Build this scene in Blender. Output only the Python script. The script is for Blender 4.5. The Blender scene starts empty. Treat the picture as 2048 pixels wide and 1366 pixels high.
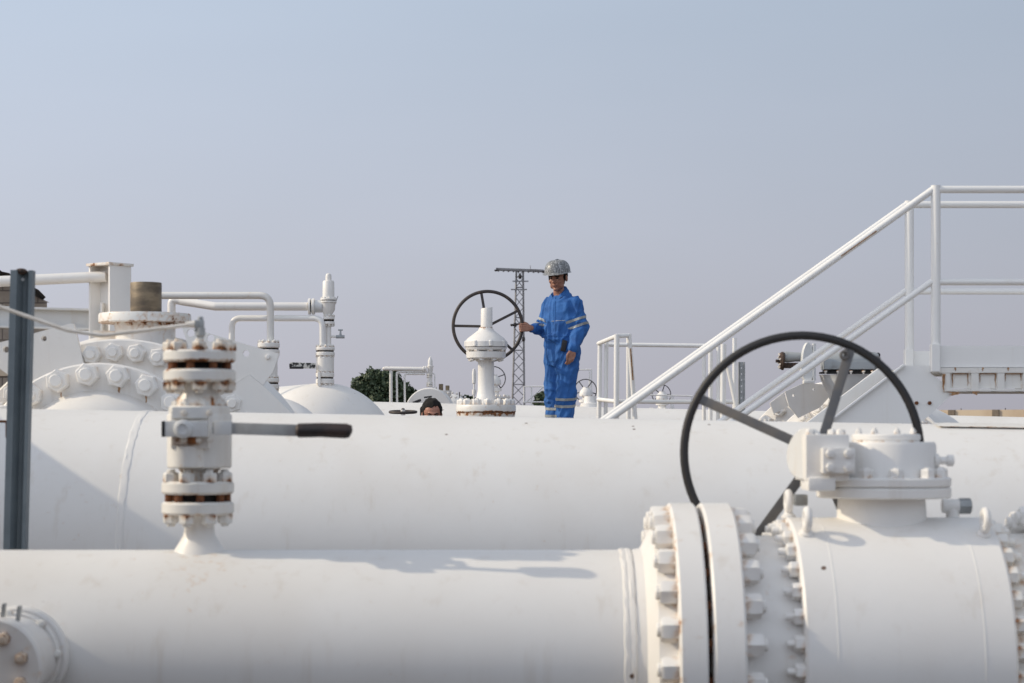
import bpy, bmesh, math, random
from mathutils import Vector, Matrix, noise
R_ = math.radians
pi = math.pi
rnd = random.Random(7)
sc = bpy.context.scene
col = sc.collection

# ------------------------------------------------------------------ camera
F, HY, H = 4000.0, 862.0, 1.5          # focal length in photo pixels, horizon row, eye height


def P(px, py, D):
    return Vector(((px - 1024) / F * D, D, H - (py - HY) / F * D))


cam = bpy.data.cameras.new('camera')
cam.sensor_width = 36
cam.lens = F / 2048 * 36
cam.shift_y = (HY - 683) / 2048
cam.clip_start = .1
cam.clip_end = 9000
cam.dof.use_dof = True
cam.dof.focus_distance = 19.5
cam.dof.aperture_fstop = 6.3
co = bpy.data.objects.new('camera', cam)
co.location = (0, 0, H)
co.rotation_euler = (pi / 2, 0, 0)
col.objects.link(co)
sc.camera = co

# ------------------------------------------------------------------ world, sun, exposure
SUN_EL, SUN_ROT = R_(31.2), R_(-89)
w = bpy.data.worlds.new('World')
sc.world = w
w.use_nodes = True
wn, wl = w.node_tree.nodes, w.node_tree.links
bg = wn['Background']
sky = wn.new('ShaderNodeTexSky')
sky.sky_type = 'NISHITA'
sky.sun_disc = False
sky.sun_elevation = SUN_EL
sky.sun_rotation = SUN_ROT
sky.dust_density = 3.5
sky.air_density = 1.0
geo = wn.new('ShaderNodeTexCoord')
sep = wn.new('ShaderNodeSeparateXYZ')
wl.new(geo.outputs['Generated'], sep.inputs[0])
ramp = wn.new('ShaderNodeValToRGB')        # thin high haze over the whole sky, bluer higher up
ce = ramp.color_ramp.elements
ce[0].position = 0.0
ce[0].color = (.542, .530, .602, 1)
ce[1].position = 0.22
ce[1].color = (.525, .608, .735, 1)
e = ce.new(.09)
e.color = (.553, .579, .678, 1)
e = ce.new(.5)
e.color = (.43, .46, .515, 1)
e = ce.new(1.0)
e.color = (.38, .41, .465, 1)
wl.new(sep.outputs['Z'], ramp.inputs[0])
wmul = wn.new('ShaderNodeVectorMath')
wmul.operation = 'SCALE'
wmul.inputs[3].default_value = 9.7
wl.new(ramp.outputs[0], wmul.inputs[0])
# very soft veils in the haze
wno = wn.new('ShaderNodeTexNoise')
wno.inputs['Scale'].default_value = 2.2
wno.inputs['Detail'].default_value = 4
wmp = wn.new('ShaderNodeMapping')
wmp.inputs['Scale'].default_value = (1.5, 1.5, 6)
wl.new(geo.outputs['Generated'], wmp.inputs[0])
wl.new(wmp.outputs[0], wno.inputs[0])
wmr = wn.new('ShaderNodeMapRange')
wmr.inputs[3].default_value = .72
wmr.inputs[4].default_value = .88
wl.new(wno.outputs[0], wmr.inputs[0])
wmix = wn.new('ShaderNodeMixRGB')
wl.new(wmr.outputs[0], wmix.inputs[0])
wl.new(sky.outputs[0], wmix.inputs[1])
wl.new(wmul.outputs[0], wmix.inputs[2])
def wmap(src, a_, b_, c_, d_):
    n_ = wn.new('ShaderNodeMapRange')
    n_.interpolation_type = 'SMOOTHSTEP'
    for i_, v_ in ((1, a_), (2, b_), (3, c_), (4, d_)):
        n_.inputs[i_].default_value = v_
    wl.new(src, n_.inputs[0])
    return n_.outputs[0]


# behind the viewer the sky is brightened as added fill, least near the horizon
wmy = wn.new('ShaderNodeMath')
wmy.operation = 'MULTIPLY_ADD'
wsb = wn.new('ShaderNodeMath')
wsb.operation = 'SUBTRACT'
wl.new(wmap(sep.outputs['Z'], .0, .40, 1.22, 1.95), wsb.inputs[0])
wsb.inputs[1].default_value = 1.0
wl.new(wmap(sep.outputs['Y'], -.55, .25, 1.0, 0.0), wmy.inputs[0])
wl.new(wsb.outputs[0], wmy.inputs[1])
wmy.inputs[2].default_value = 1.0
wsc = wn.new('ShaderNodeVectorMath')
wsc.operation = 'SCALE'
wl.new(wmix.outputs[0], wsc.inputs[0])
wmx = wn.new('ShaderNodeMapRange')          # brighter towards the sun's side
for i_, v_ in ((1, -.5), (2, .5), (3, 1.24), (4, .80)):
    wmx.inputs[i_].default_value = v_
wl.new(sep.outputs['X'], wmx.inputs[0])
wm2 = wn.new('ShaderNodeMath')
wm2.operation = 'MULTIPLY'
wl.new(wmx.outputs[0], wm2.inputs[0])
wl.new(wmy.outputs[0], wm2.inputs[1])
wl.new(wm2.outputs[0], wsc.inputs[3])
wl.new(wsc.outputs[0], bg.inputs[0])
bg.inputs[1].default_value = .1

sun = bpy.data.lights.new('sun', 'SUN')
sun.energy = 2.6
sun.angle = R_(.55)
sun.color = (1, .87, .66)
so = bpy.data.objects.new('sun', sun)
tosun = Vector((math.sin(SUN_ROT) * math.cos(SUN_EL), math.cos(SUN_ROT) * math.cos(SUN_EL), math.sin(SUN_EL)))
so.rotation_euler = tosun.to_track_quat('Z', 'Y').to_euler()
so.location = (-20, 0, 20)
col.objects.link(so)
vs = sc.view_settings
vs.view_transform = 'Standard'
vs.look = 'None'
vs.exposure = 0.03
vs.gamma = 1.0


# ------------------------------------------------------------------ materials
def newmat(name):
    m = bpy.data.materials.new(name)
    m.use_nodes = True
    return m, m.node_tree.nodes, m.node_tree.links, m.node_tree.nodes['Principled BSDF']


def nd(ns, kind, **kw):
    n = ns.new(kind)
    for k, v in kw.items():
        if k.startswith('i_'):
            n.inputs[k[2:].replace('_', ' ')].default_value = v
        else:
            setattr(n, k, v)
    return n


def noise_node(ns, ls, vec, scale, detail=4, rough=.55, mapscale=None):
    n = ns.new('ShaderNodeTexNoise')
    n.inputs['Scale'].default_value = scale
    n.inputs['Detail'].default_value = detail
    n.inputs['Roughness'].default_value = rough
    if mapscale:
        mp = ns.new('ShaderNodeMapping')
        mp.inputs['Scale'].default_value = mapscale
        ls.new(vec, mp.inputs[0])
        vec = mp.outputs[0]
    ls.new(vec, n.inputs['Vector'])
    return n.outputs['Fac']


def mrange(ns, ls, src, a, b, c=0., d=1., smooth=True):
    n = ns.new('ShaderNodeMapRange')
    if smooth:
        n.interpolation_type = 'SMOOTHSTEP'
    for i, v in ((1, a), (2, b), (3, c), (4, d)):
        n.inputs[i].default_value = v
    ls.new(src, n.inputs[0])
    return n.outputs[0]


def mathn(ns, ls, op, a, b):
    n = ns.new('ShaderNodeMath')
    n.operation = op
    for i, v in ((0, a), (1, b)):
        if isinstance(v, (int, float)):
            n.inputs[i].default_value = v
        else:
            ls.new(v, n.inputs[i])
    return n.outputs[0]


def mix(ns, ls, f, a, b):
    n = ns.new('ShaderNodeMixRGB')
    for i, v in ((0, f), (1, a), (2, b)):
        if isinstance(v, (int, float)):
            n.inputs[i].default_value = v
        elif isinstance(v, tuple):
            n.inputs[i].default_value = (*v, 1)
        else:
            ls.new(v, n.inputs[i])
    return n.outputs[0]


def paint(name, c=(.8, .79, .77), rust=0.0, dirt=.5, chips=.0, rough=.42, bump=.15, scale=1.0,
          rustcol=((.38, .15, .05), (.12, .05, .022)), dirtcol=(.52, .43, .33)):
    """Old brushed paint: tonal drift, dust, vertical run marks, rust where the 'rust' attribute or noise asks."""
    m, ns, ls, b = newmat(name)
    tc = ns.new('ShaderNodeTexCoord').outputs['Object']
    n1 = noise_node(ns, ls, tc, 2.3 * scale, 5)
    n2 = noise_node(ns, ls, tc, 26 * scale, 6, .62)
    n3 = noise_node(ns, ls, tc, 70 * scale, 4)
    run = noise_node(ns, ls, tc, 1.0, 4, .6, (17 * scale, 17 * scale, 1.1 * scale))
    base = mix(ns, ls, mrange(ns, ls, n1, .35, .75, 0, .22 * dirt), c, dirtcol)
    base = mix(ns, ls, mrange(ns, ls, run, .55, .8, 0, .45 * dirt), base, dirtcol)
    base = mix(ns, ls, mrange(ns, ls, n2, .5, .8, 0, .14 * dirt), base, (.6, .6, .6))
    at = ns.new('ShaderNodeAttribute')
    at.attribute_name = 'rust'
    rr = mathn(ns, ls, 'ADD', mathn(ns, ls, 'MULTIPLY', at.outputs['Fac'], .62), n2)
    rr = mathn(ns, ls, 'ADD', rr, mathn(ns, ls, 'MULTIPLY', n1, .25))
    halo = mrange(ns, ls, rr, .78 - rust, .98 - rust, 0, .55)
    base = mix(ns, ls, halo, base, (.60, .40, .24))
    core = mrange(ns, ls, rr, .93 - rust, 1.03 - rust)
    rc = mix(ns, ls, mrange(ns, ls, n3, .35, .65), rustcol[0], rustcol[1])
    base = mix(ns, ls, core, base, rc)
    if chips > 0:
        v = ns.new('ShaderNodeTexVoronoi')
        v.inputs['Scale'].default_value = 9 * scale
        ls.new(tc, v.inputs['Vector'])
        dist = mathn(ns, ls, 'ADD', v.outputs['Distance'], mathn(ns, ls, 'MULTIPLY', n3, .10))
        sepc = ns.new('ShaderNodeSeparateColor')
        ls.new(v.outputs['Color'], sepc.inputs[0])
        gate = mathn(ns, ls, 'LESS_THAN', sepc.outputs[0], chips)
        cm = mathn(ns, ls, 'MULTIPLY', mrange(ns, ls, dist, .10, .125, 1, 0), gate)
        base = mix(ns, ls, cm, base, (.16, .10, .07))
    ls.new(base, b.inputs['Base Color'])
    ls.new(mix(ns, ls, core, (rough,) * 3, (.9,) * 3), b.inputs['Roughness'])
    bp = ns.new('ShaderNodeBump')
    bp.inputs['Strength'].default_value = bump
    bp.inputs['Distance'].default_value = .004
    hsum = mathn(ns, ls, 'ADD', mathn(ns, ls, 'MULTIPLY', n2, .6), mathn(ns, ls, 'MULTIPLY', n3, .3))
    hsum = mathn(ns, ls, 'ADD', hsum, mathn(ns, ls, 'MULTIPLY', core, .4))
    ls.new(hsum, bp.inputs['Height'])
    ls.new(bp.outputs[0], b.inputs['Normal'])
    return m


def plain(name, c, rough=.6, metal=0.0, c2=None, scale=8, lo=.4, hi=.65, bump=.1, detail=6, mapscale=None):
    m, ns, ls, b = newmat(name)
    tc = ns.new('ShaderNodeTexCoord').outputs['Object']
    n = noise_node(ns, ls, tc, scale, detail, .6, mapscale)
    c2 = c2 or tuple(x * .75 for x in c)
    ls.new(mix(ns, ls, mrange(ns, ls, n, lo, hi), c, c2), b.inputs['Base Color'])
    b.inputs['Roughness'].default_value = rough
    b.inputs['Metallic'].default_value = metal
    if bump:
        bp = ns.new('ShaderNodeBump')
        bp.inputs['Strength'].default_value = bump
        bp.inputs['Distance'].default_value = .003
        ls.new(n, bp.inputs['Height'])
        ls.new(bp.outputs[0], b.inputs['Normal'])
    return m


M = {}
M['white'] = paint('white_paint', (.815, .795, .765), dirt=.55, chips=.10)
M['pipe'] = paint('white_pipe_paint', (.80, .785, .76), dirt=.6, chips=.15, bump=.06, rough=.45)
M['clean'] = paint('white_rail_paint', (.82, .815, .80), dirt=.30, bump=.06, rust=-.04)
M['worn'] = paint('worn_white_paint', (.78, .765, .73), rust=.06, dirt=.9, chips=.2)
M['rusty'] = paint('rusty_white_paint', (.74, .70, .64), rust=.16, dirt=1.0, chips=.3)
M['offwhite'] = paint('grey_white_paint', (.66, .67, .67), dirt=.8, rust=.02, chips=.1)
M['rust'] = plain('rust', (.20, .075, .03), .9, 0, (.07, .03, .018), 40, bump=.5)
M['rust_dark'] = plain('dark_rust', (.075, .045, .032), .85, 0, (.03, .022, .02), 60, bump=.5)
M['stain'] = plain('rust_stain', (.42, .24, .12), .8, 0, (.20, .09, .035), 50, bump=.1)
M['black'] = plain('black_iron', (.018, .017, .018), .55, 0, (.035, .027, .024), 14, .5, .75, bump=.2)
M['iron'] = plain('brown_iron', (.045, .036, .033), .55, 0, (.10, .065, .045), 18, .5, .75, bump=.2)
M['bar'] = plain('spoke_steel', (.11, .11, .115), .5, .2, (.17, .15, .13), 10, .4, .7, bump=.1)
M['galv'] = plain('galvanised_steel', (.30, .31, .31), .45, .7, (.42, .43, .43), 14, bump=.1)
M['slate'] = plain('dark_grey_paint', (.185, .22, .24), .5, 0, (.14, .17, .19), 5, .35, .7, bump=.08)
M['tube'] = plain('stainless_tube', (.80, .76, .70), .3, .1, (.70, .65, .58), 20, bump=.02)
M['levergrey'] = plain('grey_lever_steel', (.40, .41, .41), .55, .0, (.30, .30, .30), 12, bump=.1)
M['rustnut'] = paint('rusty_nut_paint', (.68, .58, .48), rust=.24, dirt=1.0)
M['grip'] = plain('black_rubber', (.022, .018, .018), .55, 0, (.05, .03, .026), 24, bump=.2)
M['dark'] = plain('gasket_black', (.015, .013, .012), .9, bump=0)
M['brass'] = plain('old_brown_steel', (.23, .175, .11), .5, .15, (.10, .075, .05), 5, .4, .62, bump=.12, mapscale=(1, 1, 2.5))
M['grey'] = plain('grey_machine_paint', (.36, .38, .39), .5, 0, (.22, .22, .21), 9, .5, .75, bump=.2)
M['peel'] = plain('peeling_black_paint', (.03, .03, .03), .6, 0, (.62, .61, .57), 38, .44, .50, bump=.3)
M['skin'] = plain('skin', (.38, .185, .125), .5, 0, (.31, .14, .09), 30, bump=.1)
M['skin2'] = plain('sunburnt_skin', (.42, .20, .14), .5, 0, (.36, .15, .10), 25, bump=.1)
M['lip'] = plain('lips', (.17, .06, .05), .5, bump=0)
M['eye'] = plain('dark_eyes', (.02, .014, .012), .25, bump=0)
M['hair'] = plain('black_hair', (.006, .005, .0045), .95, 0, (.012, .010, .009), 60, bump=.5, mapscale=(1, 1, .3))
M['silver'] = plain('reflective_tape', (.37, .38, .37), .5, .0, (.29, .30, .29), 40, bump=.1)
M['helmet'] = plain('scuffed_helmet', (.155, .16, .165), .36, .0, (.46, .47, .48), 62, .46, .66, bump=.3, detail=9)
M['trunk'] = plain('bark', (.10, .075, .055), .9, 0, None, 12, bump=.6)
M['pylon'] = plain('weathered_steel', (.26, .26, .27), .6, .1, (.18, .17, .17), 3, bump=0)
M['porcelain'] = plain('dark_porcelain', (.03, .025, .025), .3, bump=0)


def cloth_mat(name, c, c2):
    m, ns, ls, b = newmat(name)
    tc = ns.new('ShaderNodeTexCoord').outputs['Object']
    n = noise_node(ns, ls, tc, 9, 5)
    n2 = noise_node(ns, ls, tc, 1, 5, .6, (34, 34, 14))
    ls.new(mix(ns, ls, mrange(ns, ls, n, .35, .7), c, c2), b.inputs['Base Color'])
    b.inputs['Roughness'].default_value = .85
    bp = ns.new('ShaderNodeBump')
    bp.inputs['Strength'].default_value = .3
    bp.inputs['Distance'].default_value = .010
    ls.new(n2, bp.inputs['Height'])
    ls.new(bp.outputs[0], b.inputs['Normal'])
    return m


M['blue'] = cloth_mat('blue_cotton', (.030, .138, .41), (.021, .100, .32))
M['darkcloth'] = cloth_mat('dark_cotton', (.03, .035, .05), (.022, .025, .035))


def leaf_mat(name, c, c2):
    m, ns, ls, b = newmat(name)
    g = ns.new('ShaderNodeNewGeometry')
    ls.new(mix(ns, ls, g.outputs['Random Per Island'], c, c2), b.inputs['Base Color'])
    b.inputs['Roughness'].default_value = .6
    return m


M['leaf'] = leaf_mat('dark_foliage', (.030, .052, .024), (.060, .085, .038))


def ground_mat():
    m, ns, ls, b = newmat('sandy_ground')
    tc = ns.new('ShaderNodeTexCoord').outputs['Object']
    n1 = noise_node(ns, ls, tc, .6, 8, .65)
    n2 = noise_node(ns, ls, tc, 30, 6, .7)
    c = mix(ns, ls, mrange(ns, ls, n1, .35, .65), (.115, .078, .052), (.085, .058, .04))
    c = mix(ns, ls, mrange(ns, ls, n2, .5, .7, 0, .5), c, (.24, .19, .15))
    ls.new(c, b.inputs['Base Color'])
    b.inputs['Roughness'].default_value = .95
    bp = ns.new('ShaderNodeBump')
    bp.inputs['Strength'].default_value = .6
    bp.inputs['Distance'].default_value = .03
    ls.new(n2, bp.inputs['Height'])
    ls.new(bp.outputs[0], b.inputs['Normal'])
    return m


def stone_mat():
    m, ns, ls, b = newmat('stone_block_wall')
    tc = ns.new('ShaderNodeTexCoord').outputs['Object']
    mp = ns.new('ShaderNodeMapping')
    mp.inputs['Rotation'].default_value = (pi / 2, 0, 0)
    ls.new(tc, mp.inputs[0])
    br = ns.new('ShaderNodeTexBrick')
    br.inputs['Scale'].default_value = 1.0
    br.inputs['Brick Width'].default_value = .40
    br.inputs['Row Height'].default_value = .21
    br.inputs['Mortar Size'].default_value = .012
    br.inputs['Color1'].default_value = (.36, .30, .24, 1)
    br.inputs['Color2'].default_value = (.29, .245, .20, 1)
    br.inputs['Mortar'].default_value = (.15, .125, .105, 1)
    ls.new(mp.outputs[0], br.inputs['Vector'])
    n = noise_node(ns, ls, tc, 12, 6)
    ls.new(mix(ns, ls, mrange(ns, ls, n, .4, .75, 0, .4), br.outputs[0], (.20, .16, .13)), b.inputs['Base Color'])
    b.inputs['Roughness'].default_value = .9
    bp = ns.new('ShaderNodeBump')
    bp.inputs['Strength'].default_value = .5
    bp.inputs['Distance'].default_value = .02
    ls.new(n, bp.inputs['Height'])
    ls.new(bp.outputs[0], b.inputs['Normal'])
    return m


M['ground'] = ground_mat()
M['stone'] = stone_mat()
M['precast'] = plain('beige_concrete', (.60, .49, .36), .9, 0, (.50, .39, .28), .35, .4, .65, bump=.2, mapscale=(1, 1, .35))
M['pier'] = plain('brown_pier', (.21, .17, .13), .9, bump=.2)
M['sheet'] = plain('old_roof_sheet', (.13, .12, .11), .8, 0, (.07, .06, .055), 3, bump=.3)
M['cable'] = plain('grey_cable', (.2, .2, .2), .7, bump=0)

# ------------------------------------------------------------------ building blocks
W0 = {}                                                     # world position of each object's origin
MESH = {}


def up(o):
    return W0.get(o.name, Vector())


def thing(name, label, cat, loc, group=None):
    o = bpy.data.objects.new(name, None)
    col.objects.link(o)
    o.location = loc
    o.empty_display_size = .1
    W0[o.name] = Vector(loc)
    o['label'] = label
    o['category'] = cat
    if group:
        o['group'] = group
    return o


def mesh_of(name, bm, mat, off=Vector(), smooth=True, ang=32):
    bmesh.ops.remove_doubles(bm, verts=bm.verts, dist=1e-6)
    bmesh.ops.recalc_face_normals(bm, faces=bm.faces)
    for v in bm.verts:
        v.co -= off
    me = bpy.data.meshes.new(name)
    bm.to_mesh(me)
    bm.free()
    for m in (mat if isinstance(mat, list) else [mat]):
        me.materials.append(m)
    if smooth:
        for p in me.polygons:
            p.use_smooth = True
        me.set_sharp_from_angle(angle=R_(ang))
    return me


def part(name, bm, mat, parent, smooth=True, ang=32):
    """One mesh object, built in world coordinates, hung under its thing or part."""
    off = up(parent) if parent else Vector()
    me = mesh_of(name, bm, M[mat] if isinstance(mat, str) else mat, off, smooth, ang)
    o = bpy.data.objects.new(name, me)
    col.objects.link(o)
    if parent:
        o.parent = parent
    W0[o.name] = off.copy()
    return o


def single(name, bm, mat, label, cat, loc=Vector(), group=None, kind=None, smooth=True, ang=32):
    me = mesh_of(name, bm, M[mat] if isinstance(mat, str) else mat, Vector(loc), smooth, ang)
    o = bpy.data.objects.new(name, me)
    col.objects.link(o)
    o.location = loc
    W0[o.name] = Vector(loc)
    if kind:
        o['kind'] = kind
    if label:
        o['label'] = label
        o['category'] = cat
    if group:
        o['group'] = group
    return o


def copy_part(name, me, parent, wloc, rot):
    o = bpy.data.objects.new(name, me)
    col.objects.link(o)
    o.parent = parent
    o.location = Vector(wloc) - up(parent)
    o.rotation_mode = 'QUATERNION'
    o.rotation_quaternion = rot
    W0[o.name] = Vector(wloc)
    return o


def BM():
    bm = bmesh.new()
    bm.verts.layers.float.new('rust')
    return bm


def frame(ax):
    ax = Vector(ax).normalized()
    r = Vector((0, 0, 1)) if abs(ax.z) < .9 else Vector((1, 0, 0))
    u = r.cross(ax).normalized()
    return u, ax.cross(u).normalized(), ax


def lathe(bm, prof, o, ax, seg=32, jag=0.0):
    """prof: (t, r[, rust]) along axis; r = 0 closes an end."""
    o = Vector(o)
    u, v, ax = frame(ax)
    L = bm.verts.layers.float['rust']
    prev = None
    for pr in prof:
        t, r = pr[0], pr[1]
        ru = pr[2] if len(pr) > 2 else 0
        if r <= 1e-7:
            n = bm.verts.new(o + ax * t)
            n[L] = ru
            ring = [n]
        else:
            ring = []
            for i in range(seg):
                a = 2 * pi * i / seg
                rr, tt = r, t
                if jag:
                    rr += jag * noise.noise(Vector((i * .7, t * 90, 3)))
                    tt += jag * 1.5 * noise.noise(Vector((i * .45, t * 90, 9)))
                n = bm.verts.new(o + ax * tt + (u * math.cos(a) + v * math.sin(a)) * rr)
                n[L] = ru * (.55 + .9 * noise.noise(Vector((i * .9, t * 30, o.x * 7))) + .3) if ru else 0
                ring.append(n)
        if prev:
            if len(prev) == 1 and len(ring) > 1:
                for i in range(seg):
                    bm.faces.new((prev[0], ring[i], ring[(i + 1) % seg]))
            elif len(ring) == 1 and len(prev) > 1:
                for i in range(seg):
                    bm.faces.new((prev[i], prev[(i + 1) % seg], ring[0]))
            elif len(ring) > 1:
                for i in range(seg):
                    bm.faces.new((prev[i], prev[(i + 1) % seg], ring[(i + 1) % seg], ring[i]))
        prev = ring
    return bm


def disc(t0, t1, r, c=None, ru=0, ri=0.0):
    """Profile of a chamfered plate from t0 to t1."""
    c = min(abs(t1 - t0) * .18, r * .12) if c is None else c
    s = 1 if t1 > t0 else -1
    return [(t0, ri, ru), (t0, r - c, ru), (t0 + s * c, r, ru * .75), (t1 - s * c, r, ru * .75), (t1, r - c, ru), (t1, ri, ru)]


def tube(bm, pts, r, seg=14, caps=True, ru=0):
    pts = [Vector(p) for p in pts]
    n = len(pts)
    L = bm.verts.layers.float['rust']
    tang = []
    for i in range(n):
        a = pts[i] - pts[i - 1] if i else pts[1] - pts[0]
        b = pts[i + 1] - pts[i] if i < n - 1 else a
        tang.append((a.normalized() + b.normalized()).normalized())
    u, v, _ = frame(tang[0])
    rings = []
    for i in range(n):
        if i:
            q = tang[i - 1].rotation_difference(tang[i])
            u, v = q @ u, q @ v
        rr = r[i] if isinstance(r, (list, tuple)) else r
        ring = []
        for k in range(seg):
            a = 2 * pi * k / seg
            nv = bm.verts.new(pts[i] + (u * math.cos(a) + v * math.sin(a)) * rr)
            nv[L] = ru
            ring.append(nv)
        if rings:
            q0 = rings[-1]
            for k in range(seg):
                bm.faces.new((q0[k], q0[(k + 1) % seg], ring[(k + 1) % seg], ring[k]))
        rings.append(ring)
    if caps:
        bm.faces.new(rings[0][::-1])
        bm.faces.new(rings[-1])
    return bm


def bend(pts, rad, n=7):
    """Round the inner corners of a polyline."""
    pts = [Vector(p) for p in pts]
    out = [pts[0]]
    for i in range(1, len(pts) - 1):
        a, b, c = pts[i - 1], pts[i], pts[i + 1]
        d1, d2 = (a - b).normalized(), (c - b).normalized()
        ang = d1.angle(d2)
        if ang > pi - .03:
            out.append(b)
            continue
        t = min(rad / math.tan(ang / 2), (a - b).length * .49, (c - b).length * .49)
        p1, p2 = b + d1 * t, b + d2 * t
        for k in range(n + 1):
            s = k / n
            out.append(p1 * (1 - s) ** 2 + b * 2 * s * (1 - s) + p2 * s * s)
    out.append(pts[-1])
    return out


def box(bm, c, size, rot=None, bev=0.0, ru=0):
    L = bm.verts.layers.float['rust']
    m = Matrix.Translation(Vector(c)) @ (rot.to_4x4() if rot else Matrix.Identity(4)) @ Matrix.Diagonal((*size, 1))
    r = bmesh.ops.create_cube(bm, size=1, matrix=m)
    for v in r['verts']:
        v[L] = ru
    if bev:
        es = list({e for v in r['verts'] for e in v.link_edges})
        bmesh.ops.bevel(bm, geom=es, offset=bev, segments=2, affect='EDGES', profile=.7)
    return bm


def bar(bm, a, b, wd, th, nrm, bev=0.002):
    """Flat bar a-b, width wd across, thickness th along nrm."""
    a, b = Vector(a), Vector(b)
    x = (b - a).normalized()
    z = Vector(nrm)
    z = (z - x * z.dot(x)).normalized()
    y = z.cross(x)
    box(bm, (a + b) / 2, ((b - a).length, wd, th), Matrix((x, y, z)).transposed(), bev)
    return bm


def prism(bm, poly, dvec, holes=(), bev=0.0):
    """Flat outline (3-D points in one plane) with optional holes, given thickness along dvec."""
    es, n0 = [], len(bm.verts)
    loops = [list(poly)] + [list(h) for h in holes]
    vs_all = []
    for lp in loops:
        vv = [bm.verts.new(Vector(p)) for p in lp]
        vs_all += vv
        for i in range(len(vv)):
            es.append(bm.edges.new((vv[i], vv[(i + 1) % len(vv)])))
    if holes:
        g = bmesh.ops.triangle_fill(bm, use_beauty=True, use_dissolve=False, edges=es, normal=Vector(dvec))
        fs = [f for f in g['geom'] if isinstance(f, bmesh.types.BMFace)]
    else:
        fs = [bm.faces.new(vs_all)]
    ex = bmesh.ops.extrude_face_region(bm, geom=fs)
    vv = [x for x in ex['geom'] if isinstance(x, bmesh.types.BMVert)]
    bmesh.ops.translate(bm, verts=vv, vec=Vector(dvec))
    if bev and not holes:
        allv = set(vs_all) | set(vv)
        ee = [e for e in bm.edges if e.verts[0] in allv and e.verts[1] in allv]
        bmesh.ops.bevel(bm, geom=ee, offset=bev, segments=1, affect='EDGES')
    return bm


def circle_pts(c, r, u, v, n=16):
    return [Vector(c) + Vector(u) * math.cos(2 * pi * i / n) * r + Vector(v) * math.sin(2 * pi * i / n) * r for i in range(n)]


def torus(bm, c, nrm, Rr, r, seg=72, ms=12, arc=None):
    u, v, _ = frame(nrm)
    pts = [Vector(c) + (u * math.cos(2 * pi * i / seg) + v * math.sin(2 * pi * i / seg)) * Rr for i in range(seg)]
    n = Vector(nrm).normalized()
    rings = []
    for i, p in enumerate(pts):
        d = (p - Vector(c)).normalized()
        rings.append([bm.verts.new(p + (d * math.cos(2 * pi * k / ms) + n * math.sin(2 * pi * k / ms)) * r) for k in range(ms)])
    for i in range(seg):
        a, b = rings[i], rings[(i + 1) % seg]
        for k in range(ms):
            bm.faces.new((a[k], a[(k + 1) % ms], b[(k + 1) % ms], b[k]))
    return bm


def sphere(bm, c, rx, ry=None, rz=None, seg=20, rot=None):
    ry = ry or rx
    rz = rz or rx
    m = Matrix.Translation(Vector(c)) @ (rot.to_4x4() if rot else Matrix.Identity(4)) @ Matrix.Diagonal((rx, ry, rz, 1))
    bmesh.ops.create_uvsphere(bm, u_segments=seg, v_segments=max(8, seg * 2 // 3), radius=1, matrix=m)
    return bm


def nut_mesh(mat, af, h, stud_r=None, stud_h=None, chamfer=True):
    """Hexagon nut standing on z = 0 with a stud end through it."""
    key = (mat, round(af, 4), round(h, 4), stud_r and round(stud_r, 4), stud_h and round(stud_h, 4))
    if key in MESH:
        return MESH[key]
    bm = BM()
    L = bm.verts.layers.float['rust']
    rc = af / math.sqrt(3)
    rings = []
    for z, r, ru in ((-.001, rc, .4), (h * .82, rc, .0), (h, rc * .88, .05)):
        ring = []
        for i in range(6):
            v = bm.verts.new((r * math.cos(pi / 3 * i), r * math.sin(pi / 3 * i), z))
            v[L] = ru
            ring.append(v)
        rings.append(ring)
    for a, b in zip(rings, rings[1:]):
        for i in range(6):
            bm.faces.new((a[i], a[(i + 1) % 6], b[(i + 1) % 6], b[i]))
    bm.faces.new(rings[-1])
    bm.faces.new(rings[0][::-1])
    sr = stud_r or af * .31
    sh = stud_h if stud_h is not None else h * .35
    lathe(bm, [(h - .001, 0), (h - .001, sr, .35), (h + sh * .75, sr), (h + sh, sr * .85), (h + sh, 0)], (0, 0, 0), (0, 0, 1), 12)
    MESH[key] = mesh_of('nut', bm, M[mat], Vector(), True, 25)
    return MESH[key]


def nuts(parent, me, c, ax, rbc, n, phase=0.0, name='nut', skip=None):
    """A ring of nuts, each its own part."""
    u, v, ax = frame(ax)
    for i in range(n):
        a = phase + 2 * pi * i / n
        if skip and skip(a):
            continue
        p = Vector(c) + (u * math.cos(a) + v * math.sin(a)) * rbc
        q = Matrix((u, v, ax)).transposed().to_quaternion() @ Matrix.Rotation(a + rnd.uniform(0, 1), 3, 'Z').to_quaternion()
        copy_part(name, me, parent, p, q)


def studs(parent, c0, c1, rbc, n, r, mat='rust', phase=0.0):
    ax = Vector(c1) - Vector(c0)
    u, v, _ = frame(ax)
    ln = ax.length
    key = ('stud', mat, round(ln, 4), round(r, 4))
    if key not in MESH:
        MESH[key] = mesh_of('stud', lathe(BM(), [(0, 0), (0, r), (ln, r), (ln, 0)], (0, 0, 0), (0, 0, 1), 8), M[mat])
    q = Vector((0, 0, 1)).rotation_difference(ax.normalized())
    for i in range(n):
        a = phase + 2 * pi * i / n
        copy_part('stud', MESH[key], parent, Vector(c0) + (u * math.cos(a) + v * math.sin(a)) * rbc, q)


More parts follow.
